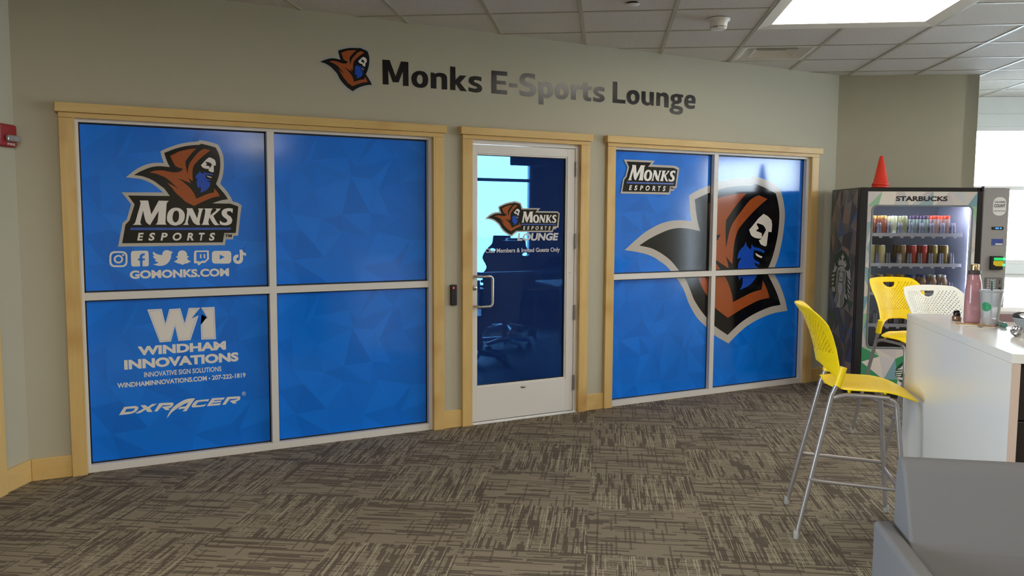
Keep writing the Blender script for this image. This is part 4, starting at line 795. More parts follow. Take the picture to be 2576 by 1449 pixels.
# card reader beside the door
cr = empty('card_reader', (2.5055, -0.006, 0.977), 0, 'small black card reader with a red light left of the door', 'card reader')
MB().box(-0.025, 0.025, -0.022, 0, -0.075, 0.075).build('body', M_BLACKP, cr, bevel=0.006, segs=3)
MB().lathe([(0, 0), (0.005, 0), (0.004, 0.002), (0, 0.0025)], (-0.004, -0.022, 0.052), 12, axis=(0, -1, 0)).build('indicator_light', P('red_led', S(255, 30, 20), emit=S(255, 30, 20), es=4.0), cr)

# fire alarm strobe on the left wall
fa = empty('fire_alarm', LW0 - VV * 0.085 + Vector((0, 0, 1.975)), math.atan2(-VV.y, -VV.x), 'red fire alarm with a clear strobe on the left wall', 'fire alarm')
M_RED = P('alarm_red', S(150, 22, 26), rough=0.4)
MB().box(-0.070, 0.075, 0, 0.018, -0.062, 0.065).box(-0.066, 0.071, 0.018, 0.03, -0.055, 0.06).build('housing', M_RED, fa, bevel=0.008, segs=3)
mb = MB().box(-0.068, 0.035, 0.03, 0.055, -0.032, 0.004); mb.build('strobe_lens', clear_glass('strobe_plastic', (0.9, 0.9, 0.88, 1), 0.35), fa, bevel=0.012, segs=3)
MB().box(-0.055, 0.02, 0.031, 0.04, -0.026, -0.004).build('reflector', P('strobe_reflector', S(210, 210, 215), rough=0.15, metal=1), fa, bevel=0.004)
mb = MB(); write(mb, 'FIRE', -0.05, 0.012, -0.052, -0.039, lambda x, z: (-0.035 - x, 0.0306, z), bold=0.01)
mb.build('fire_lettering', V_WHITE, fa, recalc=False)
# ------------------------------------------------------------ ceiling fittings
M_LENS = P('light_lens', S(255, 250, 238), rough=0.5, emit=(1.0, 0.93, 0.80, 1), es=LAMP)
M_LENSB = P('light_frame', S(232, 230, 222), rough=0.4)
names = ['big square ceiling light glowing near the top of the photo', 'square ceiling light over the left side of the room, behind the viewer', 'unseen square fill light added just above the viewer', 'unseen square fill light added over the right side of the room', 'unseen square fill light added near the right windows', 'square ceiling light at the back right of the room']  # all but the first and last are unseen, added as fill light
for (a, b), lab in zip(LIGHTS, names):
    x0, y0 = A0 + a * DA + 0.012, B0 + b * DB + 0.012; x1, y1 = x0 + 2 * DA - 0.024, y0 + 2 * DB - 0.024
    cx, cy = (x0 + x1) / 2, (y0 + y1) / 2; p = AB(cx, cy, CEIL)
    r = empty('ceiling_light', p, TA, lab, 'ceiling light')
    hx, hy = (x1 - x0) / 2, (y1 - y0) / 2; w = 0.085; mb = MB()
    def q(h, k, z): return [(-h, -k, z), (h, -k, z), (h, k, z), (-h, k, z)]
    o_ = q(hx, hy, -0.004); i_ = q(hx - w, hy - w, 0.012)
    mb.add(o_ + i_ + q(hx, hy, 0.06), [(0, 4, 5, 1), (1, 5, 6, 2), (2, 6, 7, 3), (3, 7, 4, 0), (0, 1, 9, 8), (1, 2, 10, 9), (2, 3, 11, 10), (3, 0, 8, 11)])
    mb.build('frame', M_LENSB, r)
    lens = M_LENS if (a, b) != (5, -1) else P('light_lens_dimmed', S(255, 250, 238), rough=0.5, emit=(1.0, 0.93, 0.82, 1), es=LAMP * 0.36)
    MB().add(q(hx - w + 0.004, hy - w + 0.004, 0.014), [(0, 3, 2, 1)]).build('lens', lens, r, recalc=False)
# square air diffuser
p = AB(A0 + 5.5 * DA, B0 + 2.5 * DB, CEIL); r = empty('air_diffuser', p, TA, 'square white air diffuser in the ceiling behind the light', 'air vent')
h = DA / 2 - 0.01; mb = MB()
def sq(h, z): return [(-h, -h, z), (h, -h, z), (h, h, z), (-h, h, z)]
def frust(mb, h0, z0, h1, z1):
    mb.add(sq(h0, z0) + sq(h1, z1), [(0, 4, 5, 1), (1, 5, 6, 2), (2, 6, 7, 3), (3, 7, 4, 0)])
frust(mb, h, 0.0, h - 0.03, 0.0); frust(mb, h - 0.03, 0.0, 0.13, 0.07); mb.add(sq(0.13, 0.07), [(0, 3, 2, 1)])
mb.build('diffuser_body', P('diffuser_white', S(225, 222, 214), rough=0.5), r)
mb = MB(); frust(mb, 0.17, 0.004, 0.12, 0.05); mb.build('diffuser_cone', MATS['diffuser_white'], r)
# smoke detector
r = empty('smoke_detector', AB(3.875, 1.30, CEIL), 0, 'round white smoke detector on the ceiling left of the light', 'smoke detector')
MB().lathe([(0.075, 0.0), (0.074, -0.012), (0.06, -0.022), (0.056, -0.05)], n=28).build('base', M_WHITEP, r)
mb = MB().lathe([(0.05, -0.034), (0.05, -0.062)], n=28); mb.build('sensor_chamber', M_BLACKP, r)
mb = MB().lathe([(0.0, -0.070), (0.044, -0.070), (0.05, -0.066), (0.0535, -0.062), (0.0535, -0.0585), (0.05, -0.0585)], n=28)
mb.lathe([(0.051, -0.0545), (0.055, -0.0545), (0.055, -0.051), (0.051, -0.051)], n=28)
for k in range(8):
    a = 2 * pi * k / 8; mb.tube([(0.053 * cos(a), 0.053 * sin(a), -0.066), (0.053 * cos(a), 0.053 * sin(a), -0.045)], 0.003, 6)
mb.build('cap', M_WHITEP, r)
# concealed sprinkler
r = empty('ceiling_sprinkler', AB(3.295, 0.829, CEIL), 0, 'round concealed sprinkler plate on the ceiling at the top edge', 'sprinkler')
MB().lathe([(0, -0.012), (0.040, -0.012), (0.042, -0.010), (0.042, -0.007), (0, -0.007)], n=28).build('cover_plate', M_WHITEP, r)
MB().lathe([(0.034, -0.007), (0.034, 0.004)], n=24).build('cup', M_BLACKP, r)

# ------------------------------------------------------------ bar stools
M_TUBE = P('pewter_tube', S(168, 162, 160), rough=0.35, metal=0.55)
M_GLIDE = P('stool_glide', S(170, 170, 168), rough=0.5)
M_YB = perforated('yellow_shell_back', S(250, 216, 6), 'back'); M_YS = perforated('yellow_shell_seat', S(250, 216, 6), 'seat')
M_WB = perforated('white_shell_back', S(236, 236, 228), 'back'); M_WS = perforated('white_shell_seat', S(236, 236, 228), 'seat')
M_Y = P('yellow_plastic', S(250, 216, 6), rough=0.38); M_WP = P('stool_white_plastic', S(236, 236, 228), rough=0.38)
def interp(t, tab):
    for (a, va), (b, vb) in zip(tab[:-1], tab[1:]):
        if t <= b:
            k = max(0, min(1, (t - a) / (b - a))); k = k * k * (3 - 2 * k) if False else k
            return va + (vb - va) * k
    return tab[-1][1]
HWT = [(0.74, 0.205), (0.80, 0.200), (0.86, 0.196), (0.93, 0.200), (1.0, 0.212), (1.05, 0.224), (1.08, 0.230), (1.13, 0.232)]
SPN = [(0.74, 0.13), (0.80, 0.098), (0.86, 0.086), (0.92, 0.074), (0.98, 0.056), (1.03, 0.036), (1.07, 0.016), (1.10, -0.004), (1.13, -0.026)]
WNG = [(0.74, 0.06), (0.80, 0.082), (0.86, 0.083), (0.92, 0.082), (1.0, 0.082), (1.06, 0.080), (1.10, 0.078), (1.13, 0.072)]
def make_stool(yellow):
    mb_, ms_, mp_ = (M_YB, M_YS, M_Y) if yellow else (M_WB, M_WS, M_WP)
    r = empty('bar_stool', (0, 0, 0))
    # backrest shell
    nu, nv = 28, 26; b = MB()
    for j in range(nv + 1):
        for i in range(nu + 1):
            u = -1 + 2 * i / nu; v = j / nv; au = abs(u)
            zl = 0.838 - 0.078 * max(0, (au - 0.25) / 0.75) ** 1.6
            zt = 1.128 - 0.012 * au ** 2 - 0.075 * max(0, (au - 0.72) / 0.28) ** 2.2
            z = zl + (zt - zl) * v
            x = u * interp(z, HWT); y = interp(z, SPN) + interp(z, WNG) * au ** 2
            b.v.append(Vector((x, y, z))); b.uv[len(b.v) - 1] = (x, z)
    for j in range(nv):
        for i in range(nu):
            k = j * (nu + 1) + i; b.f.append([k, k + 1, k + nu + 2, k + nu + 1]); b.mi.append(0); b.sm.append(True)
    bo = b.build('backrest', mb_, r, solid=0.007, sub=1)
    for sx in (-1, 1):
        MB().tube([(sx * 0.2, 0.163, 0.752), (sx * 0.202, 0.176, 0.80), (sx * 0.2025, 0.186, 0.842)], [0.0185, 0.019, 0.0185], 16).build('leg_socket', mp_, bo)
    # seat shell
    nu, nv = 24, 30; s = MB()
    for j in range(nv + 1):
        v = j / nv; y = 0.115 + 0.425 * v
        e = 1.0
        if v < 0.30: e = (1 - ((0.30 - v) / 0.30) ** 2.4 * 0.62)
        if v > 0.80: e = 1 - ((v - 0.80) / 0.20) ** 2.2 * 0.32
        w = 0.214 * e
        for i in range(nu + 1):
            u = -1 + 2 * i / nu; x = u * w
            z = 0.742 - 0.006 * (1 - u * u) + 0.004 * (1 - v) - 0.010 * u ** 4
            if v > 0.55: z -= 0.055 * ((v - 0.55) / 0.45) ** 2
            if v < 0.12: z += 0.010 * ((0.12 - v) / 0.12) ** 2
            s.v.append(Vector((x, y, z))); s.uv[len(s.v) - 1] = (x, y)
    for j in range(nv):
        for i in range(nu):
            k = j * (nu + 1) + i; s.f.append([k, k + 1, k + nu + 2, k + nu + 1]); s.mi.append(0); s.sm.append(True)
    so = s.build('seat', ms_, r, solid=0.009, sub=1)
    for sx in (-1, 1):
        for y in (0.22, 0.38): MB().lathe([(0.010, 0), (0.008, -0.016)], (sx * 0.188, y, 0.735), 10).build('seat_bumper', mp_, so)
    for sx in (-1, 1):
        # rear leg runs up into the socket; front leg bends over into the side rail
        MB().tube([(sx * 0.249, 0.0, 0.03), (sx * 0.193, 0.140, 0.70), (sx * 0.200, 0.168, 0.775)], 0.0118, 12).build('leg', M_TUBE, r)
        fr = [(sx * 0.245, 0.492, 0.03), (sx * 0.205, 0.432, 0.655)]
        for k in range(1, 6):
            a = pi / 2 * k / 5; fr.append((sx * (0.205 - 0.006 * k / 5), 0.432 - 0.035 * (1 - cos(a)), 0.655 + 0.042 * sin(a)))
        MB().tube(fr, 0.0118, 12).build('leg', M_TUBE, r)
        rail = [(sx * 0.199, 0.397, 0.7035), (sx * 0.199, 0.30, 0.708), (sx * 0.199, 0.205, 0.708), (sx * 0.197, 0.175, 0.70), (sx * 0.194, 0.15, 0.69)]
        MB().tube(rail, 0.0112, 12).build('side_rail', M_TUBE, r)
        st = [(sx * 0.230, 0.05, 0.296), (sx * 0.236, 0.078, 0.292), (sx * 0.236, 0.11, 0.290), (sx * 0.234, 0.40, 0.276), (sx * 0.230, 0.468, 0.274)]
        MB().tube(st, 0.0095, 10).build('stretcher', M_TUBE, r)
        for x, y, in ((sx * 0.2505, -0.004), (sx * 0.2465, 0.4945)):
            MB().lathe([(0.0, 0.0), (0.0125, 0.0), (0.0135, 0.006), (0.0135, 0.042), (0.0118, 0.044)], (x, y, 0), 14).build('glide', M_GLIDE, r)
    MB().tube([(-0.231, 0.470, 0.245), (0.231, 0.470, 0.245)], 0.0095, 10).build('foot_rail', M_TUBE, r)
    MB().tube([(-0.199, 0.36, 0.707), (0.199, 0.36, 0.707)], 0.010, 10).build('cross_rail', M_TUBE, r)
    return r
def copy_tree(o, parent=None):
    c = o.copy(); COL.objects.link(c)
    if parent is not None: c.parent = parent
    for ch in list(o.children): copy_tree(ch, c)
    return c
def place(o, x, y, rz, label, cat, group=None):
    o.location = (x, y, 0); o.rotation_euler = (0, 0, rz); tag(o, label, cat, group); return o
ys = make_stool(True)
place(ys, 3.261, -2.532, math.atan2(-0.746, -0.666) - pi, 'yellow bar stool nearest the viewer, drawn up to the white counter side', 'bar stool', 'bar stools at the white counter')
FW = Vector((0.746, -0.666, 0)); ys.rotation_euler.z = math.atan2(FW.y, FW.x) - pi / 2
y2 = copy_tree(ys); place(y2, 5.23, -1.539, radians(167.88), 'yellow bar stool standing in front of the vending machine', 'bar stool', 'bar stools at the white counter')
ws = make_stool(False)
place(ws, 4.831, -2.122, radians(163.24), 'white bar stool behind the counter, partly hiding the vending machine', 'bar stool', 'bar stools at the white counter')

# ------------------------------------------------------------ white counter
CT = math.atan2(1.003, 0.787)                       # its long left face runs towards the back of the room
cn = empty('counter', (3.006, -3.751, 0), CT - pi / 2, 'tall white counter with a laminate top at the right', 'counter')
# local x to the right, y away from the viewer
M_LAM = P('white_laminate', S(226, 224, 220), rough=0.28, spec=0.5)
M_EDGE = P('laminate_edge', S(172, 170, 168), rough=0.4)
M_BIRCH = P('panel_edge', S(205, 182, 168), rough=0.5)
LX, LY = 2.0, 1.272
MB().box(0, LX, 0, LY, 1.032, 1.067).build('counter_top', [M_LAM], cn, bevel=0.0015)
MB().box(0.001, 0.024, 0.002, LY - 0.002, 0.0, 1.0315).build('side_panel', M_LAM, cn, bevel=0.001)
MB().box(0.0005, 0.030, -0.0005, 0.0015, 0.0, 1.031).build('edge_band', M_BIRCH, cn)
MB().box(LX - 0.024, LX - 0.001, 0.002, LY - 0.002, 0.0, 1.0315).build('side_panel', M_LAM, cn, bevel=0.001)
MB().box(0.024, LX - 0.024, LY - 0.03, LY - 0.005, 0.0, 1.0315).build('back_panel', M_LAM, cn)
M_DARK = P('charcoal_laminate', S(44, 38, 38), rough=0.45)
for z0, z1 in ((0.82, 1.030), (0.56, 0.815), (0.30, 0.555), (0.06, 0.295)):
    for k in range(3):
        x0 = 0.030 + k * 0.648; MB().box(x0, x0 + 0.643, 0.022, 0.05, z0, z1).build('drawer_front', M_DARK, cn, bevel=0.002)

# ------------------------------------------------------------ things on the counter
ZC = 1.0672
b = empty('water_bottle', (3.733, -3.132, ZC), 0, 'pink glass bottle with a dark band standing on the counter', 'bottle')
M_PINK = clear_glass('pink_bottle_glass', (0.86, 0.72, 0.74, 1), 0.62, S(206, 150, 156), 1.45, 0.05)
MB().lathe([(0.0, 0), (0.033, 0.0), (0.036, 0.006), (0.0365, 0.10), (0.0355, 0.155), (0.0315, 0.19), (0.0255, 0.215), (0.0215, 0.232), (0.0205, 0.243)], n=32).build('bottle_body', M_PINK, b)
MB().lathe([(0.026, 0.226), (0.027, 0.232), (0.027, 0.24), (0.025, 0.246), (0.0, 0.246)], n=28).build('neck_band', P('dark_band', S(60, 50, 52), rough=0.5), b)
MB().lathe([(0.018, 0.246), (0.0185, 0.27), (0.0165, 0.274), (0, 0.274)], n=24).build('bottle_cap', P('gold_cap', S(196, 172, 130), rough=0.25, metal=0.9), b)
c = empty('iced_drink_cup', (3.690, -3.243, ZC), 0, 'clear plastic iced drink cup with a green round mark and straw', 'cup')
M_CUP = clear_glass('clear_cup', (0.95, 0.96, 0.97, 1), 0.42, S(226, 230, 236), 1.4, 0.06)
MB().lathe([(0.0, 0), (0.031, 0.0), (0.0325, 0.004), (0.0475, 0.158)], n=36).build('cup_body', M_CUP, c)
MB().lathe([(0.0, 0.003), (0.0305, 0.003), (0.0335, 0.034), (0.0, 0.034)], n=30).build('drink', P('tea_brown', S(176, 112, 52), rough=0.2), c)
MB().lathe([(0.0475, 0.155), (0.051, 0.157), (0.051, 0.163), (0.047, 0.166), (0.043, 0.164), (0.0, 0.164)], n=36).build('lid', M_CUP, c)
MB().tube([(0.006, 0.0, 0.03), (0.001, 0.0, 0.205)], 0.0042, 10).build('straw', P('green_straw', S(22, 74, 58), rough=0.35), c)
M_GREENV = P('green_print', S(38, 140, 94), rough=0.4)
def on_cup(lx, lz):            # wrap a flat mark on the cup's side, facing the viewer
    a0 = math.atan2(CAM_POS.y + 3.243, CAM_POS.x - 3.690) - 0.45; rr = 0.0325 + 0.015 * (lz / 0.158) + 0.0006
    a = a0 + lx / rr; return (rr * cos(a), rr * sin(a), lz)
mb = MB(); circ_ = [(0.021 * cos(t * pi / 16), 0.09 + 0.021 * sin(t * pi / 16)) for t in range(32)]
for k in range(32):
    p0, p1 = circ_[k], circ_[(k + 1) % 32]
    for s0, s1 in ((0, 0.5), (0.5, 1.0)):
        q_ = [(p0[0] * s0, 0.09 + (p0[1] - 0.09) * s0), (p0[0] * s1, 0.09 + (p0[1] - 0.09) * s1), (p1[0] * s1, 0.09 + (p1[1] - 0.09) * s1), (p1[0] * s0, 0.09 + (p1[1] - 0.09) * s0)]
        mb.add([on_cup(*w) for w in q_], [(0, 1, 2, 3)])
mb.build('round_mark', M_GREENV, c)
t = empty('lip_balm_pot', (3.740, -3.052, ZC), 0, 'small bronze pot with a black domed top on the counter', 'pot')
MB().lathe([(0, 0), (0.0185, 0), (0.021, 0.004), (0.021, 0.018), (0.019, 0.023), (0, 0.023)], n=24).build('pot_body', P('bronze', S(150, 122, 104), rough=0.3, metal=0.8), t)
MB().lathe([(0.0155, 0.023), (0.0165, 0.032), (0.0145, 0.044), (0.008, 0.050), (0, 0.051)], n=24).build('domed_top', P('black_dome', S(26, 18, 26), rough=0.2), t)
pcl = empty('pencil', (3.622, -3.118, ZC), math.atan2(-3.272 + 3.118, 3.668 - 3.622), 'wooden pencil lying on the napkin beside the pink bottle', 'pencil')
MB().tube([(0, 0, 0.0052), (0.012, 0, 0.0052), (0.155, 0, 0.0052)], [0.001, 0.0038, 0.0038], 6).build('pencil_shaft', P('pencil_wood', S(176, 132, 74), rough=0.5), pcl)
MB().tube([(0.155, 0, 0.0052), (0.168, 0, 0.0052)], 0.0039, 8).build('eraser', P('eraser_pink', S(200, 140, 130), rough=0.8), pcl)
nap = MB().prism([(3.600, -3.150), (3.695, -3.170), (3.700, -3.285), (3.622, -3.300), (3.545, -3.280), (3.555, -3.19)], lambda x, y: (x, y, ZC + 0.0003), (0, 0, 0.0008)).build('napkin', P('napkin_paper', S(232, 226, 214), rough=0.9))
tag(nap, 'flat paper napkin under the pencil and spoon on the counter', 'napkin')
sp = empty('spoon', (3.585, -3.232, ZC + 0.001), radians(-62), 'small metal spoon on the napkin in front of the drink cup', 'spoon')
MB().lathe([(0, 0.0), (0.008, 0.0015), (0.012, 0.005), (0.0125, 0.006)], (0.03, 0, 0.001), 18).build('spoon_bowl', M_STEEL, sp)
MB().tube([(-0.03, 0, 0.005), (0.0, 0, 0.006), (0.019, 0, 0.006)], [0.005, 0.003, 0.002], 8).build('spoon_handle', P('spoon_handle', S(214, 206, 196), rough=0.4), sp)
lg = empty('lip_gloss_tube', (3.800, -3.205, ZC + 0.011), math.atan2(-0.115, -0.118), 'clear tube with a green end lying right of the drink cup', 'tube')
MB().tube([(0, 0, 0), (0.115, 0, 0)], 0.011, 16).build('tube_body', clear_glass('tube_plastic', (0.94, 0.94, 0.94, 1), 0.4), lg)
MB().tube([(0.115, 0, 0), (0.150, 0, 0)], 0.0112, 16).build('tube_end', P('green_end', S(96, 146, 128), rough=0.3), lg)
bk = empty('book', (3.905, -3.150, ZC), CT - pi / 2 - radians(4), 'thick closed book with a mauve spine behind the drink cup', 'book')
MB().box(0, 0.24, 0.002, 0.17, 0.003, 0.030).build('pages', P('book_pages', S(226, 222, 214), rough=0.8), bk)
MB().box(-0.003, 0.243, -0.002, 0.172, 0.0, 0.003).box(-0.003, 0.243, -0.003, 0.172, 0.030, 0.033).box(-0.003, 0.243, -0.004, 0.0, 0.0, 0.033).build('cover', P('mauve_cover', S(150, 122, 128), rough=0.5), bk)
pp = MB().prism([(3.99, -2.96), (4.30, -3.16), (4.18, -3.33), (3.90, -3.13)], lambda x, y: (x, y, ZC + 0.036), (0, 0, 0.012)).build('paper_stack', P('white_paper', S(238, 238, 238), rough=0.8))
tag(pp, 'stack of white paper lying on the closed book', 'paper'); pp.location.z = -0.003
sb = empty('salad_bowl', (3.668, -3.452, ZC + 0.0006), 0, 'clear plastic bowl of green salad at the right edge', 'bowl')
MB().lathe([(0.0, 0.0), (0.055, 0.0), (0.058, 0.003), (0.082, 0.055), (0.086, 0.058), (0.086, 0.061), (0.080, 0.058)], n=36).build('bowl', M_CUP, sb)
rnd = random.Random(4); mb = MB()
M_LEAF = P('salad_green', S(120, 160, 48), rough=0.5)
for k in range(70):
    a = rnd.uniform(0, 2 * pi); rr = 0.062 * sqrt(rnd.random()); z = rnd.uniform(0.012, 0.040); c_ = Vector((rr * cos(a) * (0.75 + z * 4), rr * sin(a) * (0.75 + z * 4), z)); R_ = Matrix.Rotation(rnd.uniform(0, 6), 3, (rnd.random(), rnd.random(), rnd.random()))
    w = rnd.uniform(0.010, 0.018)
    mb.add([c_ + R_ @ Vector(v) for v in ((-w, 0, 0), (0, -w * 0.6, 0.003), (w, 0, 0), (0, w * 0.6, 0.003))], [(0, 1, 2, 3)])
so_ = mb.build('salad', M_LEAF, sb); so_['kind'] = 'stuff'
MB().lathe([(0.086, 0.061), (0.08, 0.075), (0.05, 0.086), (0.0, 0.088)], n=36).build('dome_lid', clear_glass('thin_lid', (0.96, 0.97, 0.98, 1), 0.05), sb)
fo_ = empty('foil_ball', (3.468, -3.494, ZC), 0, 'crumpled ball of shiny foil at the right edge of the counter', 'foil')
rnd = random.Random(8); mb = MB(); n, m = 14, 9; vs = []
for j in range(m + 1):
    for i in range(n):
        th, ph = 2 * pi * i / n, pi * j / m; rr = 0.024 * rnd.uniform(0.78, 1.1); vs.append((rr * sin(ph) * cos(th), rr * sin(ph) * sin(th), 0.022 - rr * cos(ph) * 0.9))
mb.add(vs, [(j * n + i, j * n + (i + 1) % n, (j + 1) * n + (i + 1) % n, (j + 1) * n + i) for j in range(m) for i in range(n)]); mb.build('foil', P('foil_metal', S(200, 200, 208), rough=0.2, metal=1.0), fo_)

# ------------------------------------------------------------ lounge chair at the lower right
ac = empty('lounge_chair', (2.243, -3.788, 0), radians(-38), 'grey upholstered lounge chair at the lower right corner', 'armchair')
M_FAB = P('grey_upholstery', S(112, 112, 114), rough=0.95, spec=0.15, bump=(900, 0.25))
# local x to the right along the back, y away from the viewer (the chair faces -y)
AWD = 0.056; CWD = 0.76
for k, x in enumerate((0, CWD - AWD)):
    MB().box(x, x + AWD, -0.72, 0.0, 0.06, 0.60).build('arm', M_FAB, ac, bevel=0.014, segs=4)
bx0, bx1 = AWD + 0.004, CWD - AWD - 0.004
prof = [(0.0, 0.20), (0.004, 0.60), (-0.001, 0.76), (-0.010, 0.803), (-0.030, 0.818), (-0.058, 0.812), (-0.078, 0.785), (-0.125, 0.70), (-0.185, 0.58), (-0.235, 0.45), (-0.25, 0.20)]
pr_ = MB().prism(prof, lambda y, z: (bx0, y, z), (bx1 - bx0, 0, 0)); pr_.build('backrest', M_FAB, ac, bevel=0.022, segs=4)
MB().box(bx0, bx1, -0.73, -0.20, 0.18, 0.43).build('seat', M_FAB, ac, bevel=0.03, segs=4)
for x in (0.05, CWD - 0.05):
    for y in (-0.66, -0.06): MB().tube([(x, y, 0), (x, y, 0.062)], 0.02, 12).build('foot', M_BLACKP, ac)
# ------------------------------------------------------------ vending machine
VO = Vector((5.950, -0.695, 0)); KV = 0.907
vm = empty('vending_machine', VO, TW, 'black vending machine with a lit glass front and faceted print, in the back corner', 'vending machine')
def LZ(z): return 1.5554 - (1.5554 - z) * KV
VW, VD, VH = 1.205, 0.78, 1.804
M_VBLK = P('machine_black', S(16, 14, 20), rough=0.3)
M_VGREY = P('machine_grey', S(150, 148, 148), rough=0.4)
M_INNER = P('machine_interior', S(120, 122, 132), rough=0.5)
M_INWH = P('machine_interior_white', S(214, 220, 236), rough=0.4)
DX0, DX1 = 0.0, 1.0                                  # door; the pay column is right of it
X = lambda x: x * KV
gx0, gx1, gz0, gz1 = X(0.118), X(1.007), LZ(0.335), LZ(1.657)   # window in the door
# cabinet: hollow behind the window
cb = MB()
cb.box(0, 0.03, 0.05, VD, 0.06, VH); cb.box(0.975, VW, 0.05, VD, 0.06, VH); cb.box(0.03, 0.975, 0.74, VD, 0.06, VH)
cb.box(0.03, 0.975, 0.05, 0.74, gz1 + 0.03, VH); cb.box(0.03, 0.975, 0.05, 0.74, 0.06, gz0 - 0.03)
cb.build('cabinet', M_VBLK, vm, bevel=0.004)
MB().box(0.02, VW - 0.02, 0.04, VD - 0.02, 0.0, 0.06).build('plinth', M_BLACKP, vm)
iw = MB(); iw.box(0.031, 0.036, 0.06, 0.735, gz0 - 0.03, gz1 + 0.03, 0); iw.box(0.935, 0.974, 0.06, 0.735, gz0 - 0.03, gz1 + 0.03, 1); iw.box(0.036, 0.935, 0.73, 0.739, gz0 - 0.03, gz1 + 0.03, 0)
iw.box(0.036, 0.935, 0.06, 0.73, gz1 + 0.022, gz1 + 0.029, 1)
iw.build('interior_lining', [M_INNER, M_INWH], vm)
M_LED = P('cool_led', S(235, 240, 255), emit=(0.78, 0.86, 1.0, 1), es=14.0)
MB().box(0.06, 0.93, 0.10, 0.125, gz1 + 0.012, gz1 + 0.021).build('top_light_strip', M_LED, vm)
MB().box(0.928, 0.9345, 0.075, 0.09, gz0 + 0.2, gz1 - 0.05).build('side_light_strip', M_LED, vm)
# door frame (black) with the printed panel round the window
df = MB()
bl, brx = X(0.072), X(1.048)
df.box(0, bl, 0, 0.05, 0.07, VH); df.box(brx, DX1 - 0.001, 0, 0.05, 0.07, VH); df.box(bl, brx, 0, 0.05, LZ(1.792), VH); df.box(bl, brx, 0, 0.05, 0.07, 0.10)
dof = df.build('door_frame', M_VBLK, vm, bevel=0.005)
MB().tube([(0.985, -0.012, VH - 0.03), (0.985, -0.012, VH + 0.012)], 0.012, 10).build('door_pivot', M_VBLK, vm)
PAL_F = [S(206, 200, 196), S(222, 216, 212), S(196, 198, 204), S(214, 206, 200), S(150, 176, 184), S(206, 202, 206), S(58, 146, 98), S(190, 196, 204), S(226, 220, 214), S(122, 162, 178), S(198, 192, 196), S(150, 190, 160)]
PAL_S = [S(96, 96, 93), S(132, 126, 118), S(71, 74, 85), S(173, 146, 126), S(66, 91, 132), S(115, 115, 126), S(46, 99, 85), S(82, 118, 176), S(140, 132, 124), S(80, 82, 91), S(55, 66, 91), S(154, 151, 143)]
M_PF = cells_mat('pale_faceted_print', PAL_F, 1, 0.3); M_PS = cells_mat('dark_faceted_print', PAL_S, 1, 0.3)
def facet_rect(x0, x1, z0, z1, y, seed, n, fn=None):
    rnd = random.Random(seed + 100); vs, fs, fa = facets(x0, x1, z0, z1, y, seed, n); return vs, fs, [rnd.random() for _ in fs]
pf = MB(); fa = []
zt, zb = LZ(1.792), 0.10
for x0, x1, z0, z1, n, sd in ((bl, brx, gz1, zt, (8, 1), 3), (bl, gx0, gz0, gz1, (1, 9), 5), (gx1, brx, gz0, gz1, (1, 9), 7), (bl, brx, zb, gz0, (6, 3), 9)):
    vs, fs, f_ = facet_rect(x0, x1, z0, z1, 0.003, sd, n); pf.add(vs, fs); fa += f_
    pf.box(x0, x1, 0.004, 0.045, z0, z1); fa += [0.05] * 6
ppn = pf.build('printed_panel', M_PF, vm, facet=fa, recalc=False)
# rounded bead round the window
def rrect2(x0, x1, z0, z1, r, n=6):
    out = []
    for cx, cz, a0 in ((x1 - r, z1 - r, 0), (x0 + r, z1 - r, 90), (x0 + r, z0 + r, 180), (x1 - r, z0 + r, 270)):
        for k in range(n + 1): a = radians(a0 + 90 * k / n); out.append((cx + r * cos(a), cz + r * sin(a)))
    return out
L = rrect2(gx0 - 0.003, gx1 + 0.003, gz0 - 0.003, gz1 + 0.003, 0.04)
MB().tube([(x, 0.003, z) for x, z in L], 0.008, 8, closed=True).build('window_bead', P('grey_bead', S(120, 130, 134), rough=0.4), vm)
for (cx, cz) in ((gx0, gz0), (gx1, gz0), (gx1, gz1), (gx0, gz1)):
    pts = [(cx, cz)] + sorted([p for p in L if abs(p[0] - cx) < 0.045 and abs(p[1] - cz) < 0.045], key=lambda p: math.atan2(p[1] - (cz + (0.04 if cz == gz0 else -0.04)), p[0] - (cx + (0.04 if cx == gx0 else -0.04))))
    if len(pts) > 3: MB().poly(pts, lambda x, z: (x, 0.0045, z)).build('window_corner_fill', P('pale_print_corner', S(206, 202, 200), rough=0.3), vm)
MB().add([(gx0, 0.02, gz0), (gx1, 0.02, gz0), (gx1, 0.02, gz1), (gx0, 0.02, gz1)], [(0, 1, 2, 3)]).build('window_glass', clear_glass('vending_glass', (0.92, 0.93, 0.95, 1)), vm)
V_INK = P('dark_ink', S(30, 28, 36), rough=0.35)
mb = write(MB(), 'STARBUCKS', X(0.322), X(0.783), LZ(1.704), LZ(1.749), lambda x, z: (x, 0.0022, z), bold=0.04)
mb2 = write(MB(), 'R', X(0.795), X(0.800), LZ(1.741), LZ(1.748), lambda x, z: (x, 0.0022, z), bold=0.0)
mb.add(mb2.v, mb2.f); mb.build('brand_lettering', V_INK, vm, recalc=False)
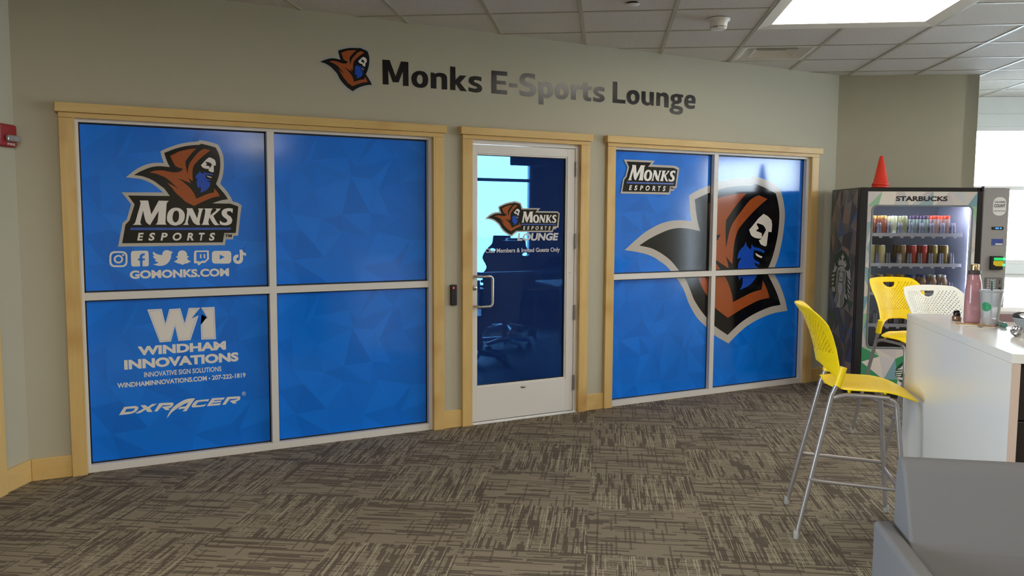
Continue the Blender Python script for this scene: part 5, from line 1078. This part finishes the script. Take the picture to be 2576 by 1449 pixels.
# printed left side with the round emblem
sd = MB(); vs, fs, f_ = facet_rect(0.055, VD - 0.004, 0.07, VH - 0.012, 0, 31, (6, 13)); sd.add([(-0.0015, v[0], v[2]) for v in vs], fs)
sd.build('printed_side', M_PS, vm, facet=f_, recalc=False)
M_SG = P('emblem_green', S(26, 74, 58), rough=0.35); M_SW = P('emblem_white', S(214, 214, 206), rough=0.35)
def siren(parent, fn, lay):
    """round emblem: crowned long haired figure with two tails; drawn in a 634 x 1449 layout"""
    n = lambda s: [tuple(float(v) for v in t.split(',')) for t in s.split()]
    g = MB(); g.poly([(335 + 236 * cos(t * pi / 32), 755 + 640 * sin(t * pi / 32)) for t in range(64)], lambda x, y: fn(x, y, lay))
    g.build('round_emblem', M_SG, parent, recalc=False)
    w = MB(); f1 = lambda x, y: fn(x, y, lay * 2)
    w.poly(n('262,465 240,345 283,380 265,288 312,345 328,330 330,290 308,235 343,230 358,158 370,230 398,240 375,290 372,330 400,350 440,312 425,390 462,380 425,490 380,450 340,440 295,445'), f1)
    w.poly(n('300,470 340,452 395,475 440,560 448,700 440,860 452,980 425,1100 428,1230 405,1340 340,1386 255,1376 200,1290 190,1230 225,1090 202,960 205,850 220,720 222,590 255,510'), f1)
    w.poly(n('170,400 186,490 236,488 196,600 170,628 112,636 150,540'), f1); w.poly(n('530,465 505,540 445,530 480,660 500,690 560,730 552,600'), f1)
    for k in range(4):
        y = 660 + 92 * k; d = k * 12; w.poly([(178 - d * 0.8, y), (98 + d * 0.4, y + 42), (100 + d * 0.5, y + 82), (160 - d * 0.4, y + 60)], f1)
        y2 = 700 + 98 * k; w.poly([(490 + d * 0.3, y2), (570 - d * 0.6, y2 + 90), (565 - d * 0.8, y2 + 132), (495 + d * 0.3, y2 + 62)], f1)
    w.poly(n('190,945 195,1050 170,1075 118,1050 150,980'), f1); w.poly(n('445,1030 480,1060 505,1150 470,1150 425,1100'), f1)
    w.build('emblem_figure', M_SW, parent, recalc=False)
    l = MB(); f2 = lambda x, y: fn(x, y, lay * 3)
    def stroke(pts, wd):
        pts = [Vector(p) for p in pts]; a = []; b = []
        for i, p in enumerate(pts):
            t = (pts[min(i + 1, len(pts) - 1)] - pts[max(i - 1, 0)]).normalized(); nn = Vector((-t.y, t.x)) * wd / 2; a.append(p + nn); b.append(p - nn)
        for i in range(len(pts) - 1): l.add([f2(*a[i]), f2(*a[i + 1]), f2(*b[i + 1]), f2(*b[i])], [(0, 1, 2, 3)])
    for dx, wd in ((0, 12), (22, 10), (44, 10)):
        stroke([(288 - dx * .9, 560), (288 - dx * .9, 700), (275 - dx, 820), (250 - dx, 900), (255 - dx, 1000), (285 - dx * 1.1, 1100), (275 - dx * 1.2, 1230), (245 - dx * .9, 1365 - dx)], wd)
        stroke([(385 + dx * .9, 560), (385 + dx * .9, 700), (365 + dx * 1.1, 820), (385 + dx, 900), (385 + dx, 1000), (345 + dx * 1.3, 1120), (340 + dx * 1.3, 1250), (350 + dx * 1.1, 1375 - dx)], wd)
    stroke([(292, 800), (335, 820), (368, 800)], 22)
    stroke([(282, 590), (305, 575), (325, 600)], 16); stroke([(350, 600), (370, 575), (388, 595)], 16); stroke([(285, 545), (305, 530), (322, 550)], 8); stroke([(350, 550), (368, 530), (386, 548)], 8)
    stroke([(312, 712), (330, 740), (346, 712)], 16); stroke([(322, 668), (340, 672)], 8)
    l.build('emblem_line', M_SG, parent, recalc=False)
siren(vm, lambda x, y, d: (-0.0015 - d, 0.415 - (x - 335) / 236 * 0.275, 0.995 - (y - 755) / 640 * 0.262), 0.0007)
siren(vm, lambda x, y, d: (0.565 + (x - 335) / 236 * 0.215, 0.0025 - d, 0.235 - (y - 755) / 640 * 0.13), 0.0006)
# pay column
cx0, cx1 = DX1, X(1.325)
MB().box(cx0, VW, 0.0, 0.05, 0.07, VH - 0.004).build('pay_column', M_VGREY, vm, bevel=0.004)
pay = lambda x, z: (x, -0.0012, z)
bd = MB(); bd.poly(rrect2(X(1.187), X(1.302), LZ(1.575), LZ(1.743), 0.045), lambda x, z: (x, -0.0006, z)); bd.build('round_sticker', P('pale_sticker', S(226, 226, 226), rough=0.4), vm)
for tx, z0, z1, bo in (('CALORIES', 1.690, 1.708, .02), ('COUNT', 1.650, 1.679, .03), ('CHECK THEN CHOOSE', 1.612, 1.622, .01)):
    write(MB(), tx, X(1.196), X(1.294), LZ(z0), LZ(z1), pay, bo).build('sticker_lettering', V_INK, vm, recalc=False)
MB().box(X(1.186), X(1.288), -0.006, 0.0, LZ(1.445), LZ(1.472)).build('price_display', M_BLACKP, vm, bevel=0.002)
mb = MB(); write(mb, '00 0', X(1.215), X(1.270), LZ(1.453), LZ(1.465), lambda x, z: (x, -0.0066, z), 0.02); mb.build('display_digits', P('blue_digits', S(40, 110, 255), emit=S(40, 110, 255), es=2.5), vm, recalc=False)
MB().box(X(1.19), X(1.292), -0.0015, 0.0, LZ(1.301), LZ(1.361)).build('blue_notice', P('blue_notice', S(58, 76, 150), rough=0.4), vm)
MB().box(X(1.225), X(1.288), -0.0022, -0.0015, LZ(1.305), LZ(1.320)).build('notice_panel', M_SW, vm)
MB().box(X(1.18), X(1.292), -0.03, 0.0, LZ(1.079), LZ(1.204)).build('bill_acceptor', M_BLACKP, vm, bevel=0.006)
MB().box(X(1.205), X(1.278), -0.034, -0.03, LZ(1.165), LZ(1.190)).build('bill_acceptor_screen', P('green_lit', S(30, 170, 90), emit=S(30, 170, 90), es=0.5), vm)
MB().prism([(X(1.20), LZ(1.16)), (X(1.285), LZ(1.16)), (X(1.285), LZ(1.112)), (X(1.225), LZ(1.112)), (X(1.20), LZ(1.128))], lambda x, z: (x, -0.0305, z), (0, -0.003, 0)).build('yellow_label', P('yellow_print', S(224, 196, 30), rough=0.4), vm)
for z in (1.178, 1.124): MB().lathe([(0, 0), (0.011, 0), (0.009, 0.008), (0, 0.010)], (X(1.293), -0.028, LZ(z)), 12, axis=(0, -1, 0)).build('green_light', P('green_led', S(40, 255, 90), emit=S(40, 255, 90), es=2.5), vm)
MB().box(X(1.150), X(1.306), -0.008, 0.0, LZ(0.886), LZ(1.006)).build('keypad_plate', P('keypad_plate', S(108, 106, 108), rough=0.4), vm, bevel=0.004)
mb = MB()
for i in range(3):
    for j in range(4): mb.box(X(1.165 + i * 0.028), X(1.186 + i * 0.028), -0.012, -0.008, LZ(0.905 + j * 0.023), LZ(0.922 + j * 0.023))
mb.build('keypad_keys', P('keypad_keys', S(168, 168, 170), rough=0.4), vm)
MB().box(X(1.275), X(1.281), -0.0095, -0.008, LZ(0.945), LZ(0.98)).build('coin_slot', M_BLACKP, vm)
MB().lathe([(0, 0), (0.011, 0), (0.011, 0.008), (0, 0.009)], (X(1.282), -0.008, LZ(0.905)), 14, axis=(0, -1, 0)).build('coin_return_button', M_BLACKP, vm)
MB().box(X(1.20), X(1.29), -0.006, 0.0, LZ(0.68), LZ(0.83)).build('coin_return_cup', M_BLACKP, vm, bevel=0.004)
# shelves with clear product dividers
M_DIV = clear_glass('divider_plastic', (0.88, 0.90, 0.97, 1), 0.32, S(206, 210, 238), 1.5, 0.08)
M_SHELF = P('shelf_white', S(206, 210, 224), rough=0.4)
SHZ = [LZ(1.402), LZ(1.119), LZ(0.846), LZ(0.545), LZ(0.36)]
PIT = 0.0873; XC = [0.078 + 0.0 + PIT * k for k in range(10)]
for k, z in enumerate(SHZ[:4]):
    s = MB().box(0.040, 0.885, 0.10, 0.70, z - 0.006, z).box(0.040, 0.885, 0.085, 0.10, z - 0.024, z + 0.004)
    for c_ in range(9): s.box(0.082 + PIT * c_ + 0.03, 0.082 + PIT * c_ + 0.055, 0.088, 0.10, z - 0.038, z - 0.024)
    so = s.build('shelf', M_SHELF, vm)
    for c_ in range(9):
        x = 0.115 + PIT * c_
        d = MB()
        for dx_ in (-0.017, 0.017): d.lathe([(0.010, 0), (0.012, 0.02), (0.009, 0.045), (0.011, 0.07), (0.006, 0.09), (0, 0.094)], (x + dx_ * 0.55, 0.112, z), 8)
        d.box(x - 0.0035, x + 0.0035, 0.11, 0.66, z, z + 0.055)
        d.build('product_divider', M_DIV, so)
MB().box(0.375, 0.398, 0.105, 0.108, SHZ[1] + 0.002, SHZ[1] + 0.078).build('price_tag', M_WHITEP, vm)

# ------------------------------------------------------------ drinks in the machine: each one a thing
def can_mesh(name, body, top, h, r, kind):
    root = empty(name, (0, 0, 0))
    if kind == 'can':
        MB().lathe([(0, 0), (r * .8, 0), (r, .008), (r, h - .016), (r * .86, h - .004)], n=18).build('can_body', body, root)
        MB().lathe([(r * .86, h - .004), (r * .88, h), (r * .8, h), (r * .78, h - .004), (0, h - .004)], n=18).build('can_lid', top, root)
    elif kind == 'bottle':
        MB().lathe([(0, 0), (r * .9, 0), (r, .006), (r, h * .62), (r * .9, h * .72), (r * .62, h * .84), (r * .58, h * .86)], n=18).build('bottle_body', body, root)
        MB().lathe([(r * .62, h * .86), (r * .66, h * .87), (r * .66, h * .985), (r * .6, h), (0, h)], n=18).build('bottle_cap', top, root)
    else:
        MB().lathe([(0, 0), (r * .95, 0), (r, .006), (r, h * .8), (r * .93, h * .82)], n=18).build('jar_body', body, root)
        MB().lathe([(r * .96, h * .82), (r * .98, h), (r * .9, h + .002), (0, h + .002)], n=18).build('jar_lid', top, root)
    return root
M_LID = P('can_lid_silver', S(205, 205, 210), rough=0.25, metal=0.9)
def drinks(sh, cols, rows, base_y, label_fn, cat, group, pitch):
    for key, xs in cols:
        name, body, top, h, r, kind, lab = key
        proto = None
        for xi in xs:
            for row in range(rows):
                if proto is None: proto = can_mesh(name, body, top, h, r, kind); o = proto
                else: o = copy_tree(proto)
                lx, ly = 0.0725 + PIT * xi, base_y + row * pitch
                p = VO + UV_ * lx + VV * ly; o.location = (p.x, p.y, SHZ[sh] + 0.0003); o.rotation_euler = (0, 0, TW + 0.7 * xi)
                tag(o, lab, cat, group)
def m(n, c, **k): return P(n, S(*c), rough=k.get('r', 0.3), metal=k.get('mt', 0.0))
AMB = m('amber_drink', (128, 64, 34)); GLD = m('gold_foil', (206, 160, 92), mt=0.5); PALE = m('pale_green_can', (206, 210, 172), mt=0.1); OLV = m('olive_can', (150, 152, 112), mt=0.2)
PUR = m('purple_top', (62, 40, 70)); SMOKE = m('grey_green_can', (112, 126, 120), mt=0.2); RED = m('red_can', (176, 52, 40), mt=0.2); REDT = m('red_top', (206, 62, 34)); TAN = m('milk_coffee', (172, 138, 108)); BRN = m('gold_brown_can', (138, 112, 70), mt=0.3)
BLU = m('blue_cap', (48, 74, 140)); WHC = m('white_cap', (206, 210, 206)); YEL = m('yellow_cap', (214, 168, 40)); CRM = m('cream_can', (214, 206, 150), mt=0.1); DKC = m('dark_coffee', (66, 48, 42))
drinks(0, [(('amber_bottle', AMB, GLD, .150, .032, 'jar', 'amber drink with a gold top at the left of the top shelf'), (0, 1.0, 2.0)),
           (('drink_can', PALE, M_LID, .150, .029, 'can', 'pale green can on the top shelf'), (3.0,)),
           (('drink_can', OLV, M_LID, .150, .029, 'can', 'olive can on the top shelf'), (4.0,)),
           (('drink_can', SMOKE, PUR, .150, .030, 'jar', 'grey green drink with a dark top on the top shelf'), (5.0, 6.0)),
           (('drink_can', m('red_banded_can', (150, 120, 116)), REDT, .152, .030, 'jar', 'drink with a red top at the right of the top shelf'), (7.0, 8.0))], 3, .15, None, 'drink', 'drinks on the top shelf of the vending machine', .075)
drinks(1, [(('drink_can', CRM, M_LID, .158, .029, 'can', 'cream can at the left of the second shelf'), (0.0, 1.0, 2.0)),
           (('drink_can', BRN, M_LID, .158, .029, 'can', 'gold brown can in the middle of the second shelf'), (4.0,)),
           (('drink_can', RED, M_LID, .158, .029, 'can', 'red can on the second shelf'), (5.0, 6.0)),
           (('drink_can', m('gold_can', (146, 126, 74), mt=.3), M_LID, .158, .029, 'can', 'gold can at the right of the second shelf'), (7.0, 8.0))], 3, .15, None, 'drink', 'cans on the second shelf of the vending machine', .075)
drinks(2, [(('coffee_bottle', m('gold_drink', (150, 122, 74)), m('gold_cap_drink', (196, 160, 90), mt=.4), .150, .029, 'bottle', 'gold capped bottle at the left of the third shelf'), (0.0, 1.0, 2.0)),
           (('coffee_bottle', DKC, YEL, .150, .029, 'bottle', 'yellow capped bottle on the third shelf'), (3.0, 4.0)),
           (('coffee_bottle', TAN, BLU, .150, .031, 'bottle', 'blue capped milk coffee bottle on the third shelf'), (5.0, 6.0)),
           (('coffee_bottle', TAN, WHC, .150, .031, 'bottle', 'white capped milk coffee bottle on the third shelf'), (7.0, 8.0))], 2, .15, None, 'drink', 'bottles on the third shelf of the vending machine', .075)
drinks(3, [(('drink_can', DKC, m('dark_lid', (92, 96, 100)), .10, .033, 'jar', 'short dark drink on the lowest shelf'), (0, 1, 2, 3, 4, 5, 6, 7))], 1, .15, None, 'drink', 'drinks on the lowest shelf of the vending machine', .075)

# traffic cones stacked on top
cone_p = VO + UV_ * 0.228 + VV * 0.20 + Vector((0, 0, VH + 0.0012))
M_CONE = P('orange_cone_plastic', S(236, 58, 36), rough=0.4)
for k, (z, lab) in enumerate(((0.0, 'lower orange cone of the nested stack on the vending machine, only its rim showing'), (0.022, 'orange cone on top of the nested stack on the vending machine'))):
    r = empty('traffic_cone', cone_p + Vector((0.002 * k, 0, z)), radians(12 * k), lab, 'cone', 'small orange cones on the vending machine')
    mb = MB(); t_ = 0.0
    prof = [(0.066, 0.0), (0.069, 0.003), (0.069, 0.018), (0.064, 0.020), (0.060, 0.024), (0.016, 0.243), (0.011, 0.251), (0.0, 0.253)]
    mb.lathe(prof, n=32); mb.lathe([(0.062, 0.0), (0.052, 0.03), (0.008, 0.24)][::-1], n=32); mb.build('cone_body', M_CONE, r)

# ------------------------------------------------------------ lounge behind the door
wall('wall_lounge', (0.2, 0.114), (0.2, 5.0), 1, [], 'left wall of the room behind the glass door', mat=P('lounge_dark_paint', S(70, 78, 92), rough=0.8))
wall('wall_lounge', (0.2, 5.0), (6.45, 5.0), 1, [(3.2, 5.86, 0.52, 2.62)], 'far wall of the room behind the glass door', mat=MATS['lounge_dark_paint'])
wall('wall_lounge', (6.45, 5.0), (6.45, 0.114), 1, [], 'right wall of the room behind the glass door', mat=MATS['lounge_dark_paint'])
framed_window('window_5', Vector((0.2, 5.0, 0)), Vector((1, 0, 0)), Vector((0, 1, 0)), [(3.2, 5.86, 0.52, 2.62)], 'window of the room behind the glass door', rails=(2.05,))
portal(Vector((0.2, 5.0, 0)), Vector((1, 0, 0)), 3.2, 5.86, 0.52, 2.62, Vector((0, -1, 0)))
lf = MB().box(0.2, 6.45, 0.114, 5.0, 0.0, 0.004).build('rug', P('lounge_floor', S(58, 58, 66), rough=0.6)); tag(lf, 'dark floor covering of the room behind the glass door', 'floor covering', kind='structure')
M_GC = P('gaming_chair_vinyl', S(34, 34, 42), rough=0.45); M_GB = P('gaming_chair_base', S(190, 192, 198), rough=0.3, metal=0.6)
def gaming_chair():
    r = empty('gaming_chair', (0, 0, 0))
    MB().box(-.25, .25, -.25, .25, .44, .54).build('seat', M_GC, r, bevel=.03, segs=3)
    prof = [(-.23, .52), (-.26, .80), (-.20, .90), (-.25, 1.02), (-.19, 1.13), (-.12, 1.20), (-.10, 1.30), (.10, 1.30), (.12, 1.20), (.19, 1.13), (.25, 1.02), (.20, .90), (.26, .80), (.23, .52)]
    hole = [[(sx * .12 + .045 * cos(t * pi / 5), 1.12 + .022 * sin(t * pi / 5)) for t in range(10)] for sx in (-1, 1)]
    b = MB(); f0 = lambda x, z: (x, -.24 - (z - .5) * .18, z); f1 = lambda x, z: (x, -.33 - (z - .5) * .18, z)
    pl = catmull(prof, corner=60, n=3)
    b.poly([pl] + hole, f0); b.poly([pl] + hole, f1, flip=True)
    for L_ in [pl] + hole:
        n = len(L_); b.add([f0(*p) for p in L_] + [f1(*p) for p in L_], [(i, (i + 1) % n, n + (i + 1) % n, n + i) for i in range(n)])
    b.build('backrest', M_GC, r)
    for sx in (-1, 1):
        MB().box(sx * .30 - .045, sx * .30 + .045, -.14, .14, .68, .715).box(sx * .30 - .02, sx * .30 + .02, -.04, .04, .46, .68).build('armrest', M_GC, r, bevel=.01)
    MB().tube([(0, 0, .10), (0, 0, .44)], .03, 14).build('gas_lift', M_BLACKP, r)
    mb = MB()
    for k in range(5): a = 2 * pi * k / 5; mb.tube([(0, 0, .115), (.31 * cos(a), .31 * sin(a), .085)], [.032, .02], 10)
    bo = mb.build('star_base', M_GB, r)
    for k in range(5):
        a = 2 * pi * k / 5; c_ = Vector((.30 * cos(a), .30 * sin(a), .032)); MB().lathe([(0, -.022), (.032, -.022), (.032, .022), (0, .022)], c_, 14, axis=(-sin(a), cos(a), 0)).build('caster', M_BLACKP, bo)
    return r
g0_ = gaming_chair(); place(g0_, 4.56, 3.05, radians(-12), 'dark gaming chair nearest the door glass, seen through it', 'gaming chair', 'gaming chairs behind the glass door')
g1_ = copy_tree(g0_); place(g1_, 3.86, 2.30, radians(20), 'dark gaming chair at the left edge of the door glass', 'gaming chair', 'gaming chairs behind the glass door')
g2_ = copy_tree(g0_); place(g2_, 5.15, 4.05, radians(-40), 'dark gaming chair farthest behind the door glass', 'gaming chair', 'gaming chairs behind the glass door')
dk = empty('desk', (5.55, 3.2, 0), 0, 'pale desk standing behind the door glass at the right', 'desk')
MB().box(-.35, .8, -.35, .35, .71, .74).build('desk_top', P('desk_white', S(200, 200, 205), rough=.4), dk, bevel=.003)
for x, y in ((-.31, -.31), (.76, -.31), (-.31, .31), (.76, .31)): MB().tube([(x, y, 0), (x, y, .71)], .02, 10).build('leg', M_HINGE, dk)
